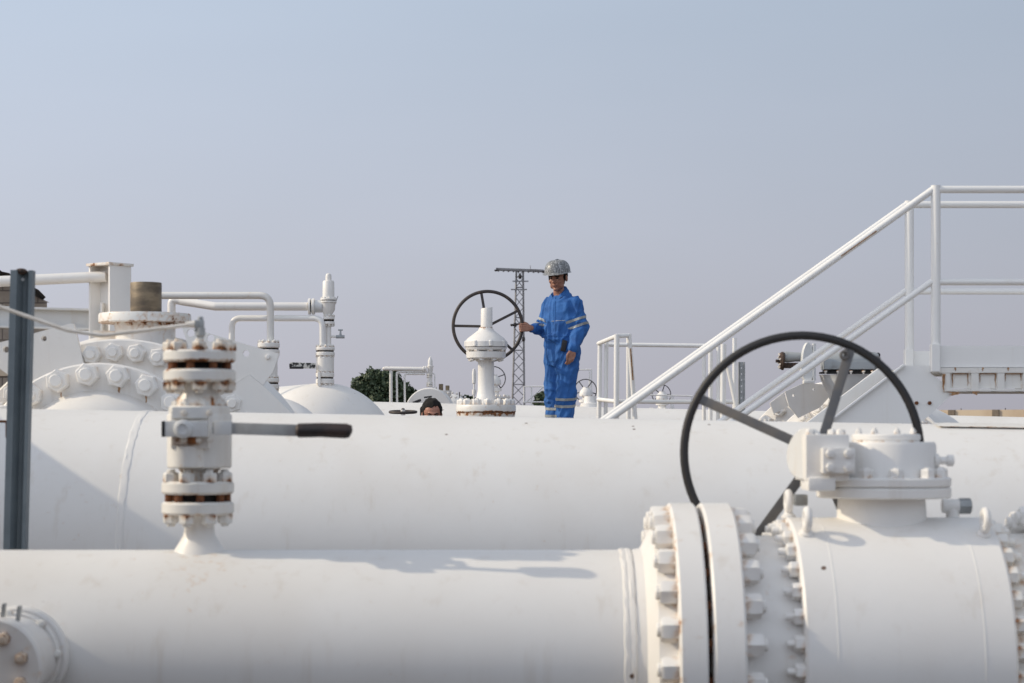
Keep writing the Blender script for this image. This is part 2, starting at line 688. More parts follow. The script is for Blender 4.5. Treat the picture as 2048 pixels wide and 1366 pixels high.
def wheel(parent, c, nrm, Rr, r, hub, spokes, sw, st, mat='black', smat=None, hub_r=.03, flat=True):
    rim = part('handwheel', torus(BM(), c, nrm, Rr, r), mat, parent)
    u = Vector((1, 0, 0))
    n = Vector(nrm).normalized()
    u = (u - n * u.dot(n)).normalized()
    v = u.cross(n)
    if v.z < 0:
        v = -v
    for a in spokes:
        a = R_(a)
        tip = Vector(c) + (u * math.cos(a) + v * math.sin(a)) * (Rr - r * .3)
        bm = BM()
        if flat:
            bar(bm, hub, tip, sw, st, n)
        else:
            tube(bm, [hub, tip], sw / 2, 10)
        part('spoke', bm, smat or mat, rim)
    if hub_r:
        part('hub', lathe(BM(), disc(-hub_r, hub_r, hub_r), hub, n, 18), mat, rim)
    return rim


def vlathe(parent, name, mat, px, D, prof, seg=28):
    """Lathe about a vertical axis through photo column px at distance D; prof rows of (py, half-width px[, rust])."""
    s = D / F
    o = P(px, HY, D)
    return part(name, lathe(BM(), [(-(p[0] - HY) * s, p[1] * s, *(p[2:])) for p in prof], o, (0, 0, 1), seg), mat, parent)


def vdisc(y0, y1, r, ru=0, c=None):
    c = min(abs(y1 - y0) * .18, r * .1) if c is None else c
    return [(y0, 0, ru), (y0, r - c, ru), (y0 + c, r, ru * .55), (y0 * .8 + y1 * .2 + c, r, 0), (y0 * .2 + y1 * .8 - c, r, 0), (y1 - c, r, ru * .7), (y1, r - c, ru), (y1, 0, ru)]


def vflange(parent, px, D, y0, y1, g0, g1, r, n, mat='white', nutmat='white', ru=.3, af=None, nh=None, core=.62, studmat='rust', phase=.2):
    """A pair of flanges on a vertical axis: y0..g0 upper plate, g0..g1 the gap, g1..y1 lower plate, nuts above and below."""
    s = D / F
    vlathe(parent, 'flange', mat, px, D, [(a, b, c * (1.6 if a > (y0 + g0) / 2 else .9)) for a, b, c in vdisc(y0, g0, r, ru)])
    vlathe(parent, 'flange', mat, px, D, vdisc(g1, y1, r, ru))
    vlathe(parent, 'gasket', 'dark', px, D, [(g0 - .5, 0), (g0 - .5, r * core), (g1 + .5, r * core), (g1 + .5, 0)])
    af = (af or r * .34) * s
    nh = (nh or r * .24) * s
    me = nut_mesh(nutmat, af, nh)
    rb = r * .80 * s
    c = P(px, y0, D)
    nuts(parent, me, c, (0, 0, 1), rb, n, phase)
    c2 = P(px, y1, D)
    nuts(parent, me, c2, (0, 0, -1), rb, n, -phase)
    studs(parent, P(px, g0 - 1, D), P(px, g1 + 1, D), rb, n, af * .3, studmat, phase)


def streak(bm, p, length, wd, nrm=(0, -1, 0)):
    """A thin ragged rust run hanging down from p, 1 mm proud of a face with normal nrm."""
    n = Vector(nrm).normalized()
    x = Vector((0, 0, 1)).cross(n).normalized()
    d = n.cross(x)
    if d.z > 0:
        d = -d
    k = 6
    a, b = [], []
    for i in range(k + 1):
        t = i / k
        wv = wd * (1 - t) ** .7 * rnd.uniform(.6, 1.1) + .0006
        q = Vector(p) + d * (t * length) + n * .0012 + x * rnd.uniform(-.2, .2) * wd
        a.append(bm.verts.new(q - x * wv / 2))
        b.append(bm.verts.new(q + x * wv / 2))
    for i in range(k):
        bm.faces.new((a[i], a[i + 1], b[i + 1], b[i]))


# ------------------------------------------------------------------ setting
bm = BM()
bmesh.ops.create_grid(bm, x_segments=8, y_segments=8, size=4000, matrix=Matrix.Translation((0, 1500, 0)))
single('ground', bm, 'ground', None, None, kind='structure', smooth=False)

bm = BM()                                                            # unseen bank added to darken the low front of the near pipe
prof_ = [(5.42, .0), (5.34, .60), (5.22, .81), (4.6, .905), (3.6, .99), (1.5, 1.0), (-6, .6), (-14, -.05)]
xs_ = [-14, -9, -6, -4, -3, -2, -1, 0, 1, 2, 3, 4, 6, 9, 14]
rows_ = []
for i_, x_ in enumerate(xs_):
    e_ = 1 if 0 < i_ < len(xs_) - 1 else 0
    rows_.append([bm.verts.new((x_, y_ + .03 * noise.noise(Vector((x_ * 1.7, y_, 0))), z_ * e_ * (.78 if x_ in (-2, -1) and y_ > 4.9 else 1) - .03 * abs(noise.noise(Vector((x_ * 1.3, y_ * 2, 5)))) - .02)) for y_, z_ in prof_])
for a_, b_ in zip(rows_, rows_[1:]):
    for k_ in range(len(prof_) - 1):
        bm.faces.new((a_[k_], a_[k_ + 1], b_[k_ + 1], b_[k_]))
single('added_shade_bank', bm, 'ground', None, None, kind='structure')
bm = BM()                                                            # unseen mound added at the left to block sky light from the near pipe
rows_ = []
for z_, rr__ in ((.0, 2.35), (.7, 2.0), (1.4, 1.85), (2.1, 1.65), (2.7, 1.35), (3.05, .9), (3.2, .4)):
    rows_.append([bm.verts.new((-3.3 + rr__ * math.cos(2 * pi * i / 40) * (1 + .08 * noise.noise(Vector((math.cos(2 * pi * i / 40) * 2, math.sin(2 * pi * i / 40) * 2, z_)))),
                                3.1 + rr__ * .92 * math.sin(2 * pi * i / 40) * (1 + .08 * noise.noise(Vector((math.cos(2 * pi * i / 40) * 3, math.sin(2 * pi * i / 40) * 2, z_ + 7)))), z_)) for i in range(40)])
for a_, b_ in zip(rows_, rows_[1:]):
    for i in range(40):
        bm.faces.new((a_[i], a_[(i + 1) % 40], b_[(i + 1) % 40], b_[i]))
bm.faces.new(rows_[-1])
single('added_shade_mound', bm, 'ground', None, None, kind='structure')

# ------------------------------------------------------------------ front pipeline (24 inch line across the foreground)
DF = 5.9
sF = DF / F
zc = 1.5 - (1320 - HY) * sF
RP = .3245
XA = (1.0, 0.0, 0.0)
ft = thing('pipeline', 'white pipe across the foreground under the lever valve, with a bolted flange at its right', 'pipe', (0, DF, 0))


def XF(px):
    return (px - 1024) * sF


bm = BM()
x0, xw, xf0, xf1 = -4.2, XF(1240), XF(1334), .536
lathe(bm, [(x0, 0), (x0, RP), (-2.2, RP)] + [(-1.7 + .05 * i, RP) for i in range(33)] + [(0, RP), (xw, RP)], (0, DF, zc), XA, 128)
L = bm.verts.layers.float['rust']
for v in bm.verts:                                                   # rusty water stain round the foot of the lever valve
    if v.co.z > zc + .12:
        v[L] = .17 * math.exp(-((v.co.x + .93) / .17) ** 2) * min(1, (v.co.z - zc - .12) / .15)
part('pipe', bm, 'pipe', ft)
bm = BM()
lathe(bm, [(xw - .006, RP - .004), (xw - .002, RP + .004, .2), (xw + .006, RP + .0055), (xw + .012, RP + .003), (xw + .018, RP + .0055, .2), (xw + .028, RP + .004), (xw + .034, RP - .004)],
      (0, DF, zc), XA, 128, .0022)
part('weld_bead', bm, 'white', ft)
bm = BM()
lathe(bm, [(xw + .032, RP), (xw + .06, RP + .006), (xf0 - .05, .385), (xf0 + .001, .398, .5)], (0, DF, zc), XA, 128)
part('flange_hub', bm, 'white', ft)
bm = BM()
lathe(bm, [(xf0, .30, .5), (xf0, .455, .42), (xf0 + .007, .463, .25), (xf0 + .03, .463, .05), (xf1 - .006, .463, .05), (xf1, .457, .3), (xf1, .30, .4)], (0, DF, zc), XA, 128)
part('flange', bm, 'white', ft)
xg0, xg1 = .551, .642
bm = BM()
lathe(bm, [(xf1 - .002, 0), (xf1 - .002, .33), (xg0 + .004, .33), (xg0 + .004, 0)], (0, DF, zc), XA, 96)
part('gasket', bm, 'dark', ft)
studs(ft, (xf1 - .004, DF, zc), (xg0 + .004, DF, zc), .405, 24, .019, 'rust', .05)
nm = nut_mesh('white', .062, .048, .02, .012)
nuts(ft, nm, (xf0, DF, zc), (-1, 0, 0), .418, 24, .05)
# branch valve spool welded on the near side, low at the left
bt = thing('branch_fitting', 'white bolted fitting with rusty nuts on the near side of the foreground pipe', 'pipe fitting', (-1.36, 5.5, .885))
cb = Vector((-1.363, 0, .878))
YN = (0, -1, 0)


def yl(prof, name, mat, seg=64):
    part(name, lathe(BM(), [(-p[0], p[1], *p[2:]) for p in prof], cb, YN, seg), mat, bt)


yl([(5.66, 0), (5.66, .10), (5.50, .10), (5.50, 0)], 'nozzle', 'white')
yl(disc(5.545, 5.50, .138, .006, .1), 'flange', 'white')
yl(disc(5.494, 5.468, .126, .004, .2), 'flange', 'white')
yl([(5.50, 0), (5.50, .112), (5.46, .112), (5.46, 0)], 'gasket', 'dark')
yl([(5.47, 0), (5.47, .108, .6), (5.455, .118, .2), (5.31, .118, .1), (5.30, .110), (5.30, 0)], 'body', 'white')
yl(disc(5.30, 5.272, .131, .004, .1), 'flange', 'white')
yl(disc(5.268, 5.225, .133, .006, .12), 'cover', 'white')
nmr = nut_mesh('rustnut', .030, .022, .009, .012)
nuts(bt, nmr, (cb.x, 5.225, cb.z), YN, .088, 8, .35)
nuts(bt, nut_mesh('worn', .022, .018, .006, .006), (cb.x, 5.468, cb.z), YN, .122, 8, .1)
for dx, yy, ht in ((-.03, 5.32, .05), (.014, 5.30, .058), (.052, 5.31, .062)):
    bm = BM()
    zt = cb.z + math.sqrt(.118 ** 2 - min(.1, abs(dx)) ** 2)
    box(bm, (cb.x + dx, yy, zt + ht / 2 - .01), (.006, .03, ht), Matrix.Rotation(.15, 3, 'Y'), .001)
    box(bm, (cb.x + dx - .012, yy, zt - .002), (.03, .03, .006), None, .001)
    part('clip', bm, 'galv', bt)
# ------------------------------------------------------------------ right-hand ball valve
xb0, xb1 = .806, 1.39
vt = thing('ball_valve', 'large white valve with gearbox and black handwheel at the right end of the foreground pipe', 'valve', (XF(1763), DF, zc))


def xl(name, mat, prof, seg=128, jag=0):
    return part(name, lathe(BM(), prof, (0, DF, zc), XA, seg, jag), mat, vt)


xl('flange', 'white', [(xg0, .30, .8), (xg0, .456, .3), (xg0 + .007, .463, .1), (xg1 - .007, .463, .2), (xg1, .456, .4), (xg1, .30, .6)])
nuts(vt, nm, (xg1, DF, zc), (1, 0, 0), .418, 24, .05)
xl('neck', 'white', [(xg1 - .002, .385), (xg1 + .05, .366), (xb0 + .002, .366, .25)])
xl('body', 'white', [(xb0, .33, .2), (xb0, .414, .15), (xb0 + .008, .42), (.895, .42), (.8954, .4206), (.8995, .4206), (.90, .42), (1.298, .42), (1.2984, .4206), (1.3025, .4206), (1.303, .42),
                     (xb1 - .008, .42), (xb1, .414, .15), (xb1, .33, .2)], 160)
nuts(vt, nut_mesh('white', .042, .026, .011, .022), (xb0, DF, zc), (-1, 0, 0), .392, 32, .03)
nuts(vt, nut_mesh('worn', .046, .030, .012, .022), (xb1, DF, zc), (1, 0, 0), .392, 32, .03)
xl('neck', 'worn', [(xb1 - .002, .372, .3), (xb1 + .12, .372), (xb1 + .16, .385)])
xl('flange', 'white', [(xb1 + .16, .30), (xb1 + .16, .456), (xb1 + .167, .463), (xb1 + .24, .463), (xb1 + .247, .456), (xb1 + .247, .3)])
xl('outlet_pipe', 'pipe', [(xb1 + .247, .40), (xb1 + .4, RP), (4.6, RP), (4.6, 0)], 96)
nuts(vt, nm, (xb1 + .16, DF, zc), (-1, 0, 0), .418, 24, .05)
# bonnet and gearbox
vlathe(vt, 'bonnet', 'white', 1763, DF, [(1090, 0), (1090, 90), (1046, 89), (1020, 88), (995, 86), (992, 90, .3), (988, 0)], 64)
vlathe(vt, 'gearbox_flange', 'white', 1767, DF, vdisc(973.5, 995, 133, .05, 3), 64)
vlathe(vt, 'gearbox_flange', 'white', 1767, DF, vdisc(954, 972.5, 133, .08, 3), 64)
vlathe(vt, 'gearbox', 'white', 1778, DF - .0, [(955, 0), (955, 94, .2), (890, 92.5), (884, 89), (884, 0)], 64)
vlathe(vt, 'gearbox_lid', 'white', 1772, DF, [(885, 0), (885, 66, .6), (880, 66, .4), (879, 68), (871, 68), (868, 65), (867, 0)], 64)
nuts(vt, nut_mesh('white', .016, .010, .005, .006), P(1772, 867, DF), (0, 0, 1), .085, 8, .2)
for a_ in (-118, -88, -52, -22, 10, 150, 60, 100):
    q = P(1767, 954, DF) + Vector((math.cos(R_(a_)), math.sin(R_(a_)), 0)) * .166
    copy_part('nut', nut_mesh('white', .038, .026, .012, .004), vt, q, Matrix.Rotation(R_(a_ * 3), 3, 'Z').to_quaternion())
for dx, dy in ((-.045, -.07), (.045, -.07), (-.045, .07), (.03, .0)):
    copy_part('bolt', nut_mesh('white', .022, .013, .006, .002), vt, P(1652, 915, 5.8) + Vector((-.006 + dx, .045 + dy, .0675)), Matrix.Rotation(dx * 20, 3, 'Z').to_quaternion())
bm = BM()                                                            # worm housing beside the gearbox, shaft axis away from the camera
c0 = P(1652, 915, 5.80)
box(bm, (c0.x - .006, 5.845, c0.z), (.125, .23, .135), None, .008)
part('worm_housing', bm, 'white', vt)
bm = BM()
box(bm, (P(1677, 921, 5.7).x, 5.712, P(1677, 921, 5.7).z), (.092, .045, .072), None, .004)
cov = part('worm_cover', bm, 'white', vt)
for dx in (-.026, .026):
    for dz in (-.02, .02):
        copy_part('bolt', nut_mesh('white', .022, .012, .006, .001), cov, (P(1677, 921, 5.7).x + dx, 5.6895, P(1677, 921, 5.7).z + dz), Vector((0, 0, 1)).rotation_difference(Vector(YN)))
bm = BM()
box(bm, (P(1640, 970, 5.75).x, 5.79, P(1640, 968, 5.75).z), (.08, .16, .040), None, .012)
part('housing_foot', bm, 'white', vt)
nrm = Vector((-.34, 1, .0)).normalized()
pc = P(1613, 908, 5.80)
part('shaft_plate', lathe(BM(), disc(-.008, .010, .076, .003, .1), pc, Vector((-.80, -.55, .12)), 48), 'offwhite', vt)
tube_c = P(1637, 905, 6.02)
part('shaft', tube(BM(), [P(1640, 905, 5.85), P(1637, 905, 6.14)], .024, 20), 'worn', vt)
wc = P(1603, 905, 6.16)
wh = wheel(vt, wc, Vector((-.10, -1, 0)), 234 * 6.16 / F, .0132, P(1637, 905, 6.08), (152, 65, 241, 300, 5), .030, .012, 'black', 'bar', .04)
for px, py in ((1755, 718), (1692, 703)):
    sphere(bm := BM(), P(px, py, 6.14), .010, seg=10)
    part('rivet', bm, 'bar', wh)
part('ring', torus(BM(), P(1689, 710, 6.13), (0, 1, 0), .011, .005, 20, 8), 'bar', wh)
# grease fitting, plug, lifting eyes
bm = BM()
lathe(bm, [(0, 0), (0, .020), (.012, .020), (.016, .011), (.035, .011), (.04, .017), (.055, .017), (.058, .010), (.058, 0)], P(1868, 921, 5.85), (1, 0, 0), 18)
part('grease_fitting', bm, 'white', vt)
bm = BM()
lathe(bm, [(-.05, 0), (-.05, .021), (0, .021), (0, 0)], P(1918, 1012, 6.02), (1, 0, 0), 24)
pl = part('vent_plug', bm, 'white', vt)
bm = BM()
lathe(bm, [(0, 0), (0, .024), (.034, .024), (.036, .020), (.036, 0)], P(1918, 1012, 6.02), (1, 0, 0), 8)
part('plug_head', bm, 'galv', pl)
bm = BM()
tube(bm, [P(1905, 1045, 6.02), P(1905, 1012, 6.02)], .02, 14)
part('vent_stub', bm, 'white', vt)
for px, py, Dd, hh in ((1613, 1062, 5.72, 60), (1577, 1030, 5.93, 46), (1967, 1072, 5.72, 62)):
    q = P(px, py, Dd)
    ang = math.atan2(DF - q.y, q.z - zc)
    rad = Vector((0, -math.sin(ang), math.cos(ang)))
    q = Vector((q.x, DF, zc)) + rad * .418
    bm = BM()
    lathe(bm, [(0, 0), (0, .021, .3), (.008, .021), (.014, .013), (.03, .011), (.03, 0)], q, rad, 18)
    torus(bm, q + rad * .050, (1, 0, .0), .026, .011, 28, 10)
    part('lifting_eye', bm, 'white', vt)
bm = BM()
box(bm, P(1601, 1000, 6.05), (.038, .05, .034), None, .005)
part('limit_block', bm, 'galv', vt)
# ------------------------------------------------------------------ lever valve standing on the front pipe
LX = 399
lt = thing('lever_valve', 'rust-stained white upright ball valve with grey lever and dark grip on the foreground pipe', 'valve', P(LX, 1100, DF))


def lv(name, mat, prof, seg=56):
    return vlathe(lt, name, mat, LX, DF, prof, seg)


lv('weldolet', 'white', [(1125, 0), (1125, 60), (1108, 56, .25), (1100, 50), (1086, 41), (1072, 33), (1062, 30), (1046, 29), (1036, 31, .35), (1030, 34, .4), (1030, 0)])
vflange(lt, LX - 3, DF, 962, 1029, 988, 1003, 72, 8, 'worn', 'worn', .2, 27, 17, .66, 'rust', .55)
lv('neck', 'worn', [(963, 0), (963, 36, .5), (945, 36, .4), (938, 42, .2), (932, 43), (932, 0)])
lv('body', 'worn', [(936, 0), (936, 61), (933, 64), (832, 64.5), (829, 63, .2), (829, 61), (815, 61), (812, 58), (812, 0)], 64)
lv('neck', 'worn', [(815, 0), (815, 49, .5), (800, 47, .3), (787, 38), (775, 36), (765, 39, .5), (764, 0)])
nuts(lt, nut_mesh('worn', .028, .014, .008, .008), P(LX, 813, DF), (0, 0, 1), .068, 8, .3)
vflange(lt, LX, DF, 701, 765, 725, 739, 72, 8, 'worn', 'rusty', .42, 27, 16, .62, 'rust', .15)
bm = BM()                                                            # flat pad and stem on the near face of the body
zb = P(0, 858, DF).z
xl0 = P(392, 0, DF).x
lathe(bm, [(0, 0), (0, .052), (.002, .054, .2), (.062, .054), (.064, .052, .9), (.064, 0)], (xl0 - .012, DF - .068, P(0, 934, DF).z), (0, 0, 1), 40)
box(bm, (xl0 - .0, DF - .095, P(0, 860, DF).z), (.11, .04, .11), None, .006)
part('stem_boss', bm, 'worn', lt)
bm = BM()
box(bm, (xl0 + .004, DF - .120, P(0, 826, DF).z), (.105, .022, .032), None, .003)
box(bm, (xl0 - .010, DF - .120, P(0, 880, DF).z), (.075, .022, .026), None, .003, .5)
part('stop_plate', bm, 'offwhite', lt)
bm = BM()
box(bm, (xl0 - .005, DF - .140, zb), (.125, .028, .046), None, .005)
part('lever_hub', bm, 'offwhite', lt)
bm = BM()
lathe(bm, [(0, 0), (0, .027), (.012, .027), (.016, .022), (.017, .014), (.013, .012), (.013, 0)], (xl0 - .012, DF - .152, zb), YN, 24)
part('stem_cap', bm, 'offwhite', lt)
bm = BM()
box(bm, (xl0 - .070, DF - .14, zb), (.011, .030, .046), None, .004)
part('stop_block', bm, 'black', lt)
for px, py in ((369, 826), (420, 826), (368, 880), (420, 880), (398, 880)):
    copy_part('bolt', nut_mesh('rusty', .016, .010, .005, .001), lt, P(px, py, DF - .131), Vector((0, 0, 1)).rotation_difference(Vector(YN)))
bm = BM()
pts = [P(425, 856, 5.755), P(470, 857, 5.75), P(600, 861, 5.735)]
for a, b in zip(pts, pts[1:]):
    bar(bm, a, b + (b - a) * .01, .034, .011, (0, 1, 0), .002)
lever = part('lever', bm, 'levergrey', lt)
bm = BM()
box(bm, P(446, 856, 5.752), (.052, .016, .040), None, .004)
part('lever_clamp', bm, 'offwhite', lever)
bm = BM()
tube(bm, [P(592, 861, 5.735), P(597, 861, 5.735), P(640, 860, 5.735), P(692, 862, 5.732), P(701, 863, 5.732), P(704, 864, 5.732)], [.014, .0205, .0205, .0215, .018, .006], 16)
g = part('grip', bm, 'grip', lever)
g.scale = (1, 1, 1)
bm = BM()
lathe(bm, [(0, 0), (0, .022, .3), (.015, .022), (.02, .011), (.040, .010), (.046, .014), (.068, .014), (.07, .009), (.098, .0085), (.102, .005), (.102, 0)], P(401, 702, DF), (0, 0, 1), 16)
gf = part('gauge_fitting', bm, 'grey', lt)
bm = BM()
box(bm, P(399, 652, DF), (.026, .024, .034), None, .004)
part('fitting_block', bm, 'galv', gf)
bm = BM()
tube(bm, bend([P(-220, 520, 5.95), P(-5, 612, 5.9), P(133, 660, 5.88), P(205, 671, 5.88), P(390, 648, DF)], .10, 8), .0058, 12)
lathe(bm, [(-.02, 0), (-.02, .008), (0, .011), (.012, .011), (.012, 0)], P(386, 648.5, DF), (1, 0, .05), 12)
single('impulse_tube', bm, 'tube', 'thin bent stainless tube running left from the top of the lever valve', 'tube', P(205, 671, 5.88))
# ------------------------------------------------------------------ grey post between the pipes
pt = thing('steel_post', 'dark grey upright channel post at the left edge behind the foreground pipe', 'post', Vector((P(40, 0, 7.1).x, 7.1, 0)))
bm = BM()
pa, pb = P(45.5, 541, 7.1), P(30, 1130, 7.1)
pb = pb + (pb - pa) * (pb.z / (pa.z - pb.z))
axp = (pa - pb).normalized()
s7 = 7.1 / F
prof = [(-21, -12), (-21, 16), (21, 16), (21, -6), (14, -6), (14, 4), (6, 8), (0, 8), (-4, -2), (-8, -12)]
lo = [pb + Vector((x * s7, y * s7 * 1.2, 0)) for x, y in prof]
prism(bm, lo, pa - pb)
part('channel', bm, 'slate', pt, smooth=False)
bm = BM()
sphere(bm, pa + Vector((-.005, 0, -.004)), .022, .024, .012, 12)
part('end_cap', bm, 'rust_dark', pt)
bm = BM()
lathe(bm, [(0, 0), (0, .006), (.003, .006), (.003, 0)], P(46, 559, 7.08), YN, 12)
part('bolt', bm, 'galv', pt)
bm = BM()
tube(bm, [P(-40, 843, 7.3), P(13, 843, 7.3), P(14, 850, 7.3), P(14, 875, 7.3)], .006, 8)
part('rusty_bracket', bm, 'rust', pt)

# ------------------------------------------------------------------ main pipe (48 inch) behind
DB = 8.7
RB = .61
bz0, bz1 = 0, 0


def ztop(px):       # its back rises slightly to the left
    return 1.5 + (HY - (818 + (px - 70) * (24 / 1430))) / F * (DB - .05)


a = Vector(((-400 - 1024) / F * DB, DB, ztop(-400) - RB))
b = Vector(((2500 - 1024) / F * DB, DB, ztop(2500) - RB))
axm = (b - a).normalized()
mt = thing('main_pipe', 'very large white pipe crossing the whole picture behind the foreground pipe', 'pipe', (a + b) / 2)
Lm = (b - a).length
part('pipe', lathe(BM(), [(-.9, 0), (-.9, RB)] + [(Lm * k / 8, RB) for k in range(9)] + [(Lm, 0)], a, axm, 160), 'pipe', mt)


def seam(px, w=.026):
    t = ((px - 1024) / F * DB - a.x) / axm.x
    part('weld_bead', lathe(BM(), [(t - w / 2 - .004, RB - .004), (t - w / 2, RB + .0015), (t - w / 4, RB + .003), (t, RB + .0015), (t + w / 4, RB + .003), (t + w / 2, RB + .0015, .2), (t + w / 2 + .004, RB - .004)],
                            a, axm, 200, .0028), 'white', mt)


seam(292, .030)
tpx = lambda px: a + axm * (((px - 1024) / F * DB - a.x) / axm.x)
# saddle patch on its back near the right edge
bm = BM()
L = bm.verts.layers.float['rust']
for i, px in enumerate((1862, 1895, 1950, 2010, 2090)):
    c = tpx(px)
    row = []
    for k in range(9):
        th = R_(-14 + 3.4 * k * (.3 + .7 * min(1, i / 2)))
        v = bm.verts.new(c + Vector((0, math.sin(th) * (RB + .008), math.cos(th) * (RB + .008))))
        v[L] = .5 if k in (0,) else 0
        row.append(v)
    if i:
        for k in range(8):
            bm.faces.new((last[k], last[k + 1], row[k + 1], row[k]))
    last = row
bmesh.ops.solidify(bm, geom=bm.faces[:], thickness=.02)
part('saddle_plate', bm, 'worn', mt)
# added unseen pipe, placed left to throw slanting shade onto the main pipe
bm = BM()
lathe(bm, [(0, 0), (0, .56), (1.9, .56), (1.9, 0)], (-3.75, 7.35, 1.86), (0, 1, 0), 64)
lathe(bm, [(0, 0), (0, .3), (1.5, .3), (1.5, 0)], (-3.75, 8.2, 0), (0, 0, 1), 48)
single('added_shade_pipe', bm, 'pipe', 'added unseen white pipe on a stub, shading the main pipe from the left', 'pipe', (-3.75, 8.2, 0))


# ------------------------------------------------------------------ big flanged valves set square behind the main pipe
def flange_ring(parent, c, ax, r, thick, rbc, n, nm_, phase, mat='white', seg=96):
    part('flange', lathe(BM(), [(-thick, r * .5), (-thick, r - .008), (-thick + .008, r), (-.008, r), (0, r - .008), (0, r * .5)], c, ax, seg), mat, parent)
    nuts(parent, nm_, c, ax, rbc, n, phase)


gt = thing('tee_valve', 'huge flanged white valve with big nuts and a brown stem behind the lever valve', 'valve', P(220, 1500, 10.0))
AX1 = Vector((-.03, -1, .02)).normalized()
cN, cF = P(195, 983, 9.55), P(237, 1019, 10.1)
k1, k2 = 9.55 / F, 10.1 / F
nbig = nut_mesh('white', .098, .062, .031, .022)
nmid = nut_mesh('white', .084, .055, .025, .018)
flange_ring(gt, cN, AX1, 258 * k1, .16, 234 * k1, 24, nbig, R_(4.5))
part('nozzle', lathe(BM(), [(-.02, .40), (-.02, 206 * k1, .3), (.05, 194 * k1), (.16, .43), (.34, .385), (.8, .34), (.8, 0)], cN, AX1, 96), 'white', gt)
flange_ring(gt, cF, AX1, 342 * k2, .18, 314 * k2, 44, nmid, R_(1.5))
part('neck', lathe(BM(), [(-.01, .60), (.5, .52), (.5, .3)], cF, AX1, 96), 'white', gt)
part('body', lathe(BM(), [(-.18, .8), (-.30, .80), (-.38, .92), (-.95, .92), (-1.05, .8), (-1.6, .5), (-1.6, 0)], cF, AX1, 96), 'white', gt)


def plate(parent, pts, D, th, holes=(), mat='white', name='lifting_plate'):
    pp = [P(x, y, D) for x, y in pts]
    hh = [circle_pts(P(x, y, D), r * D / F, (1, 0, 0), (0, 0, 1), 16) for x, y, r in holes]
    return part(name, prism(BM(), pp, (0, th, 0), hh), mat, parent, ang=20)


plate(gt, [(-80, 700), (0, 685), (139, 647), (147, 647.5), (165, 720), (200, 860), (60, 860), (20, 752), (0, 738), (-60, 735)], 10.04, .035, [(88, 677, 5.5), (11.5, 699, 6.5)])
plate(gt, [(363, 652), (410, 664), (497, 690), (559, 707), (546, 744), (526, 770), (499, 749), (440, 787), (392, 740)], 10.055, .02, [(381, 666, 7.5), (421, 676, 7.5), (492, 707, 6.5)])
plate(gt, [(499, 749.5), (526, 771), (556, 800), (606, 850), (604, 900), (430, 900), (440, 787.5)], 10.05, .02)
copy_part('bolt', nut_mesh('white', .022, .012, .010, .004), gt, P(536, 714, 10.055), Vector((0, 0, 1)).rotation_difference(Vector(YN)))
bm = BM()
for i in range(20):                                              # rust runs below the big nuts
    a_ = R_(4.5) + 2 * pi * i / 24
u1, v1, _ = frame(AX1)
for i in range(24):
    a_ = R_(4.5) + 2 * pi * i / 24
    d_ = (u1 * math.cos(a_) + v1 * math.sin(a_))
    if d_.z > .25:
        q = cN + d_ * 234 * k1 + Vector((rnd.uniform(-.01, .015), 0, -.046))
        bm = BM()
        streak(bm, q, rnd.uniform(.03, .075), rnd.uniform(.007, .014), AX1)
        part('rust_streak', bm, 'stain', gt)
DT = 10.4
vlathe(gt, 'neck', 'white', 290, DT, [(760, 0), (760, 60), (702, 58), (664, 58, .3), (650, 61, .5), (647, 61, .6), (647, 0)], 48)
vlathe(gt, 'top_flange', 'worn', 290, DT, [(647, 0, .5), (647, 90, .55), (645, 91.5, .38), (631, 91.5, .25), (628, 90, .3), (628, 0)], 64)
vlathe(gt, 'stem_cover', 'brass', 292, DT, [(630, 0), (630, 31, 0), (567, 31.2), (565.5, 30.5), (565.5, 29), (570, 28.5), (570, 0)], 48)
bm = BM()
box(bm, P(205, 668, 10.45), (.09, .05, .035), None, .006)
box(bm, P(228, 672, 10.42), (.05, .05, .05), None, .01)
part('hinge_block', bm, 'rusty', gt)

# right-hand twin behind the stair
gt2 = thing('actuator_valve', 'white flanged valve carrying a grey actuator, half hidden behind the stair', 'valve', P(1700, 1500, 14.0))
AX2 = Vector((-.55, -.83, .05)).normalized()
cN2, cF2 = P(1712, 1018, 13.5), P(1690, 1012, 14.1)
k3 = 13.5 / F
flange_ring(gt2, cN2, AX2, .80, .16, .73, 36, nmid, R_(2))
part('nozzle', lathe(BM(), [(-.02, .5), (-.02, .66), (.07, .60), (.3, .58), (.3, 0)], cN2, AX2, 80), 'white', gt2)
flange_ring(gt2, cF2 + Vector((-.05, .12, .05)), AX2, .84, .16, .77, 36, nmid, R_(5))
part('body', lathe(BM(), [(-.16, .78), (-.3, .80), (-.9, .80), (-1.2, .5), (-1.2, 0)], cF2, AX2, 64), 'white', gt2)
plate(gt2, [(1570, 783), (1608, 766), (1652, 769), (1662, 790), (1640, 815), (1597, 836), (1578, 812)], 13.25, .03, [(1587, 791, 2.5), (1627, 779, 2.5)])
plate(gt2, [(1540, 806), (1568, 785), (1577, 812), (1548, 828)], 13.3, .03)
DV = 13.0
kv = DV / F
vlathe(gt2, 'bonnet', 'offwhite', 1700, DV, [(800, 0), (800, 40), (785, 46), (760, 58), (752, 60), (750, 62), (749, 0)], 40)
bm = BM()
lathe(bm, [(0, 0), (0, .060), (.010, .065), (.34, .065), (.36, .055), (.365, 0)], P(1645, 724, DV), XA, 32)
box(bm, P(1695, 731, DV), (.33, .15, .055), None, .008)
part('actuator_housing', bm, 'grey', gt2)
bm = BM()
box(bm, P(1694, 745.5, DV), (.34, .16, .012), None, .002)
part('gasket', bm, 'dark', gt2)
for px in (1651, 1676, 1702, 1727, 1745):
    copy_part('bolt', nut_mesh('rusty', .020, .012, .006, .012), gt2, P(px, 741, DV - .085), Vector((0, 0, 1)).rotation_difference(Vector((0, 0, -1))))
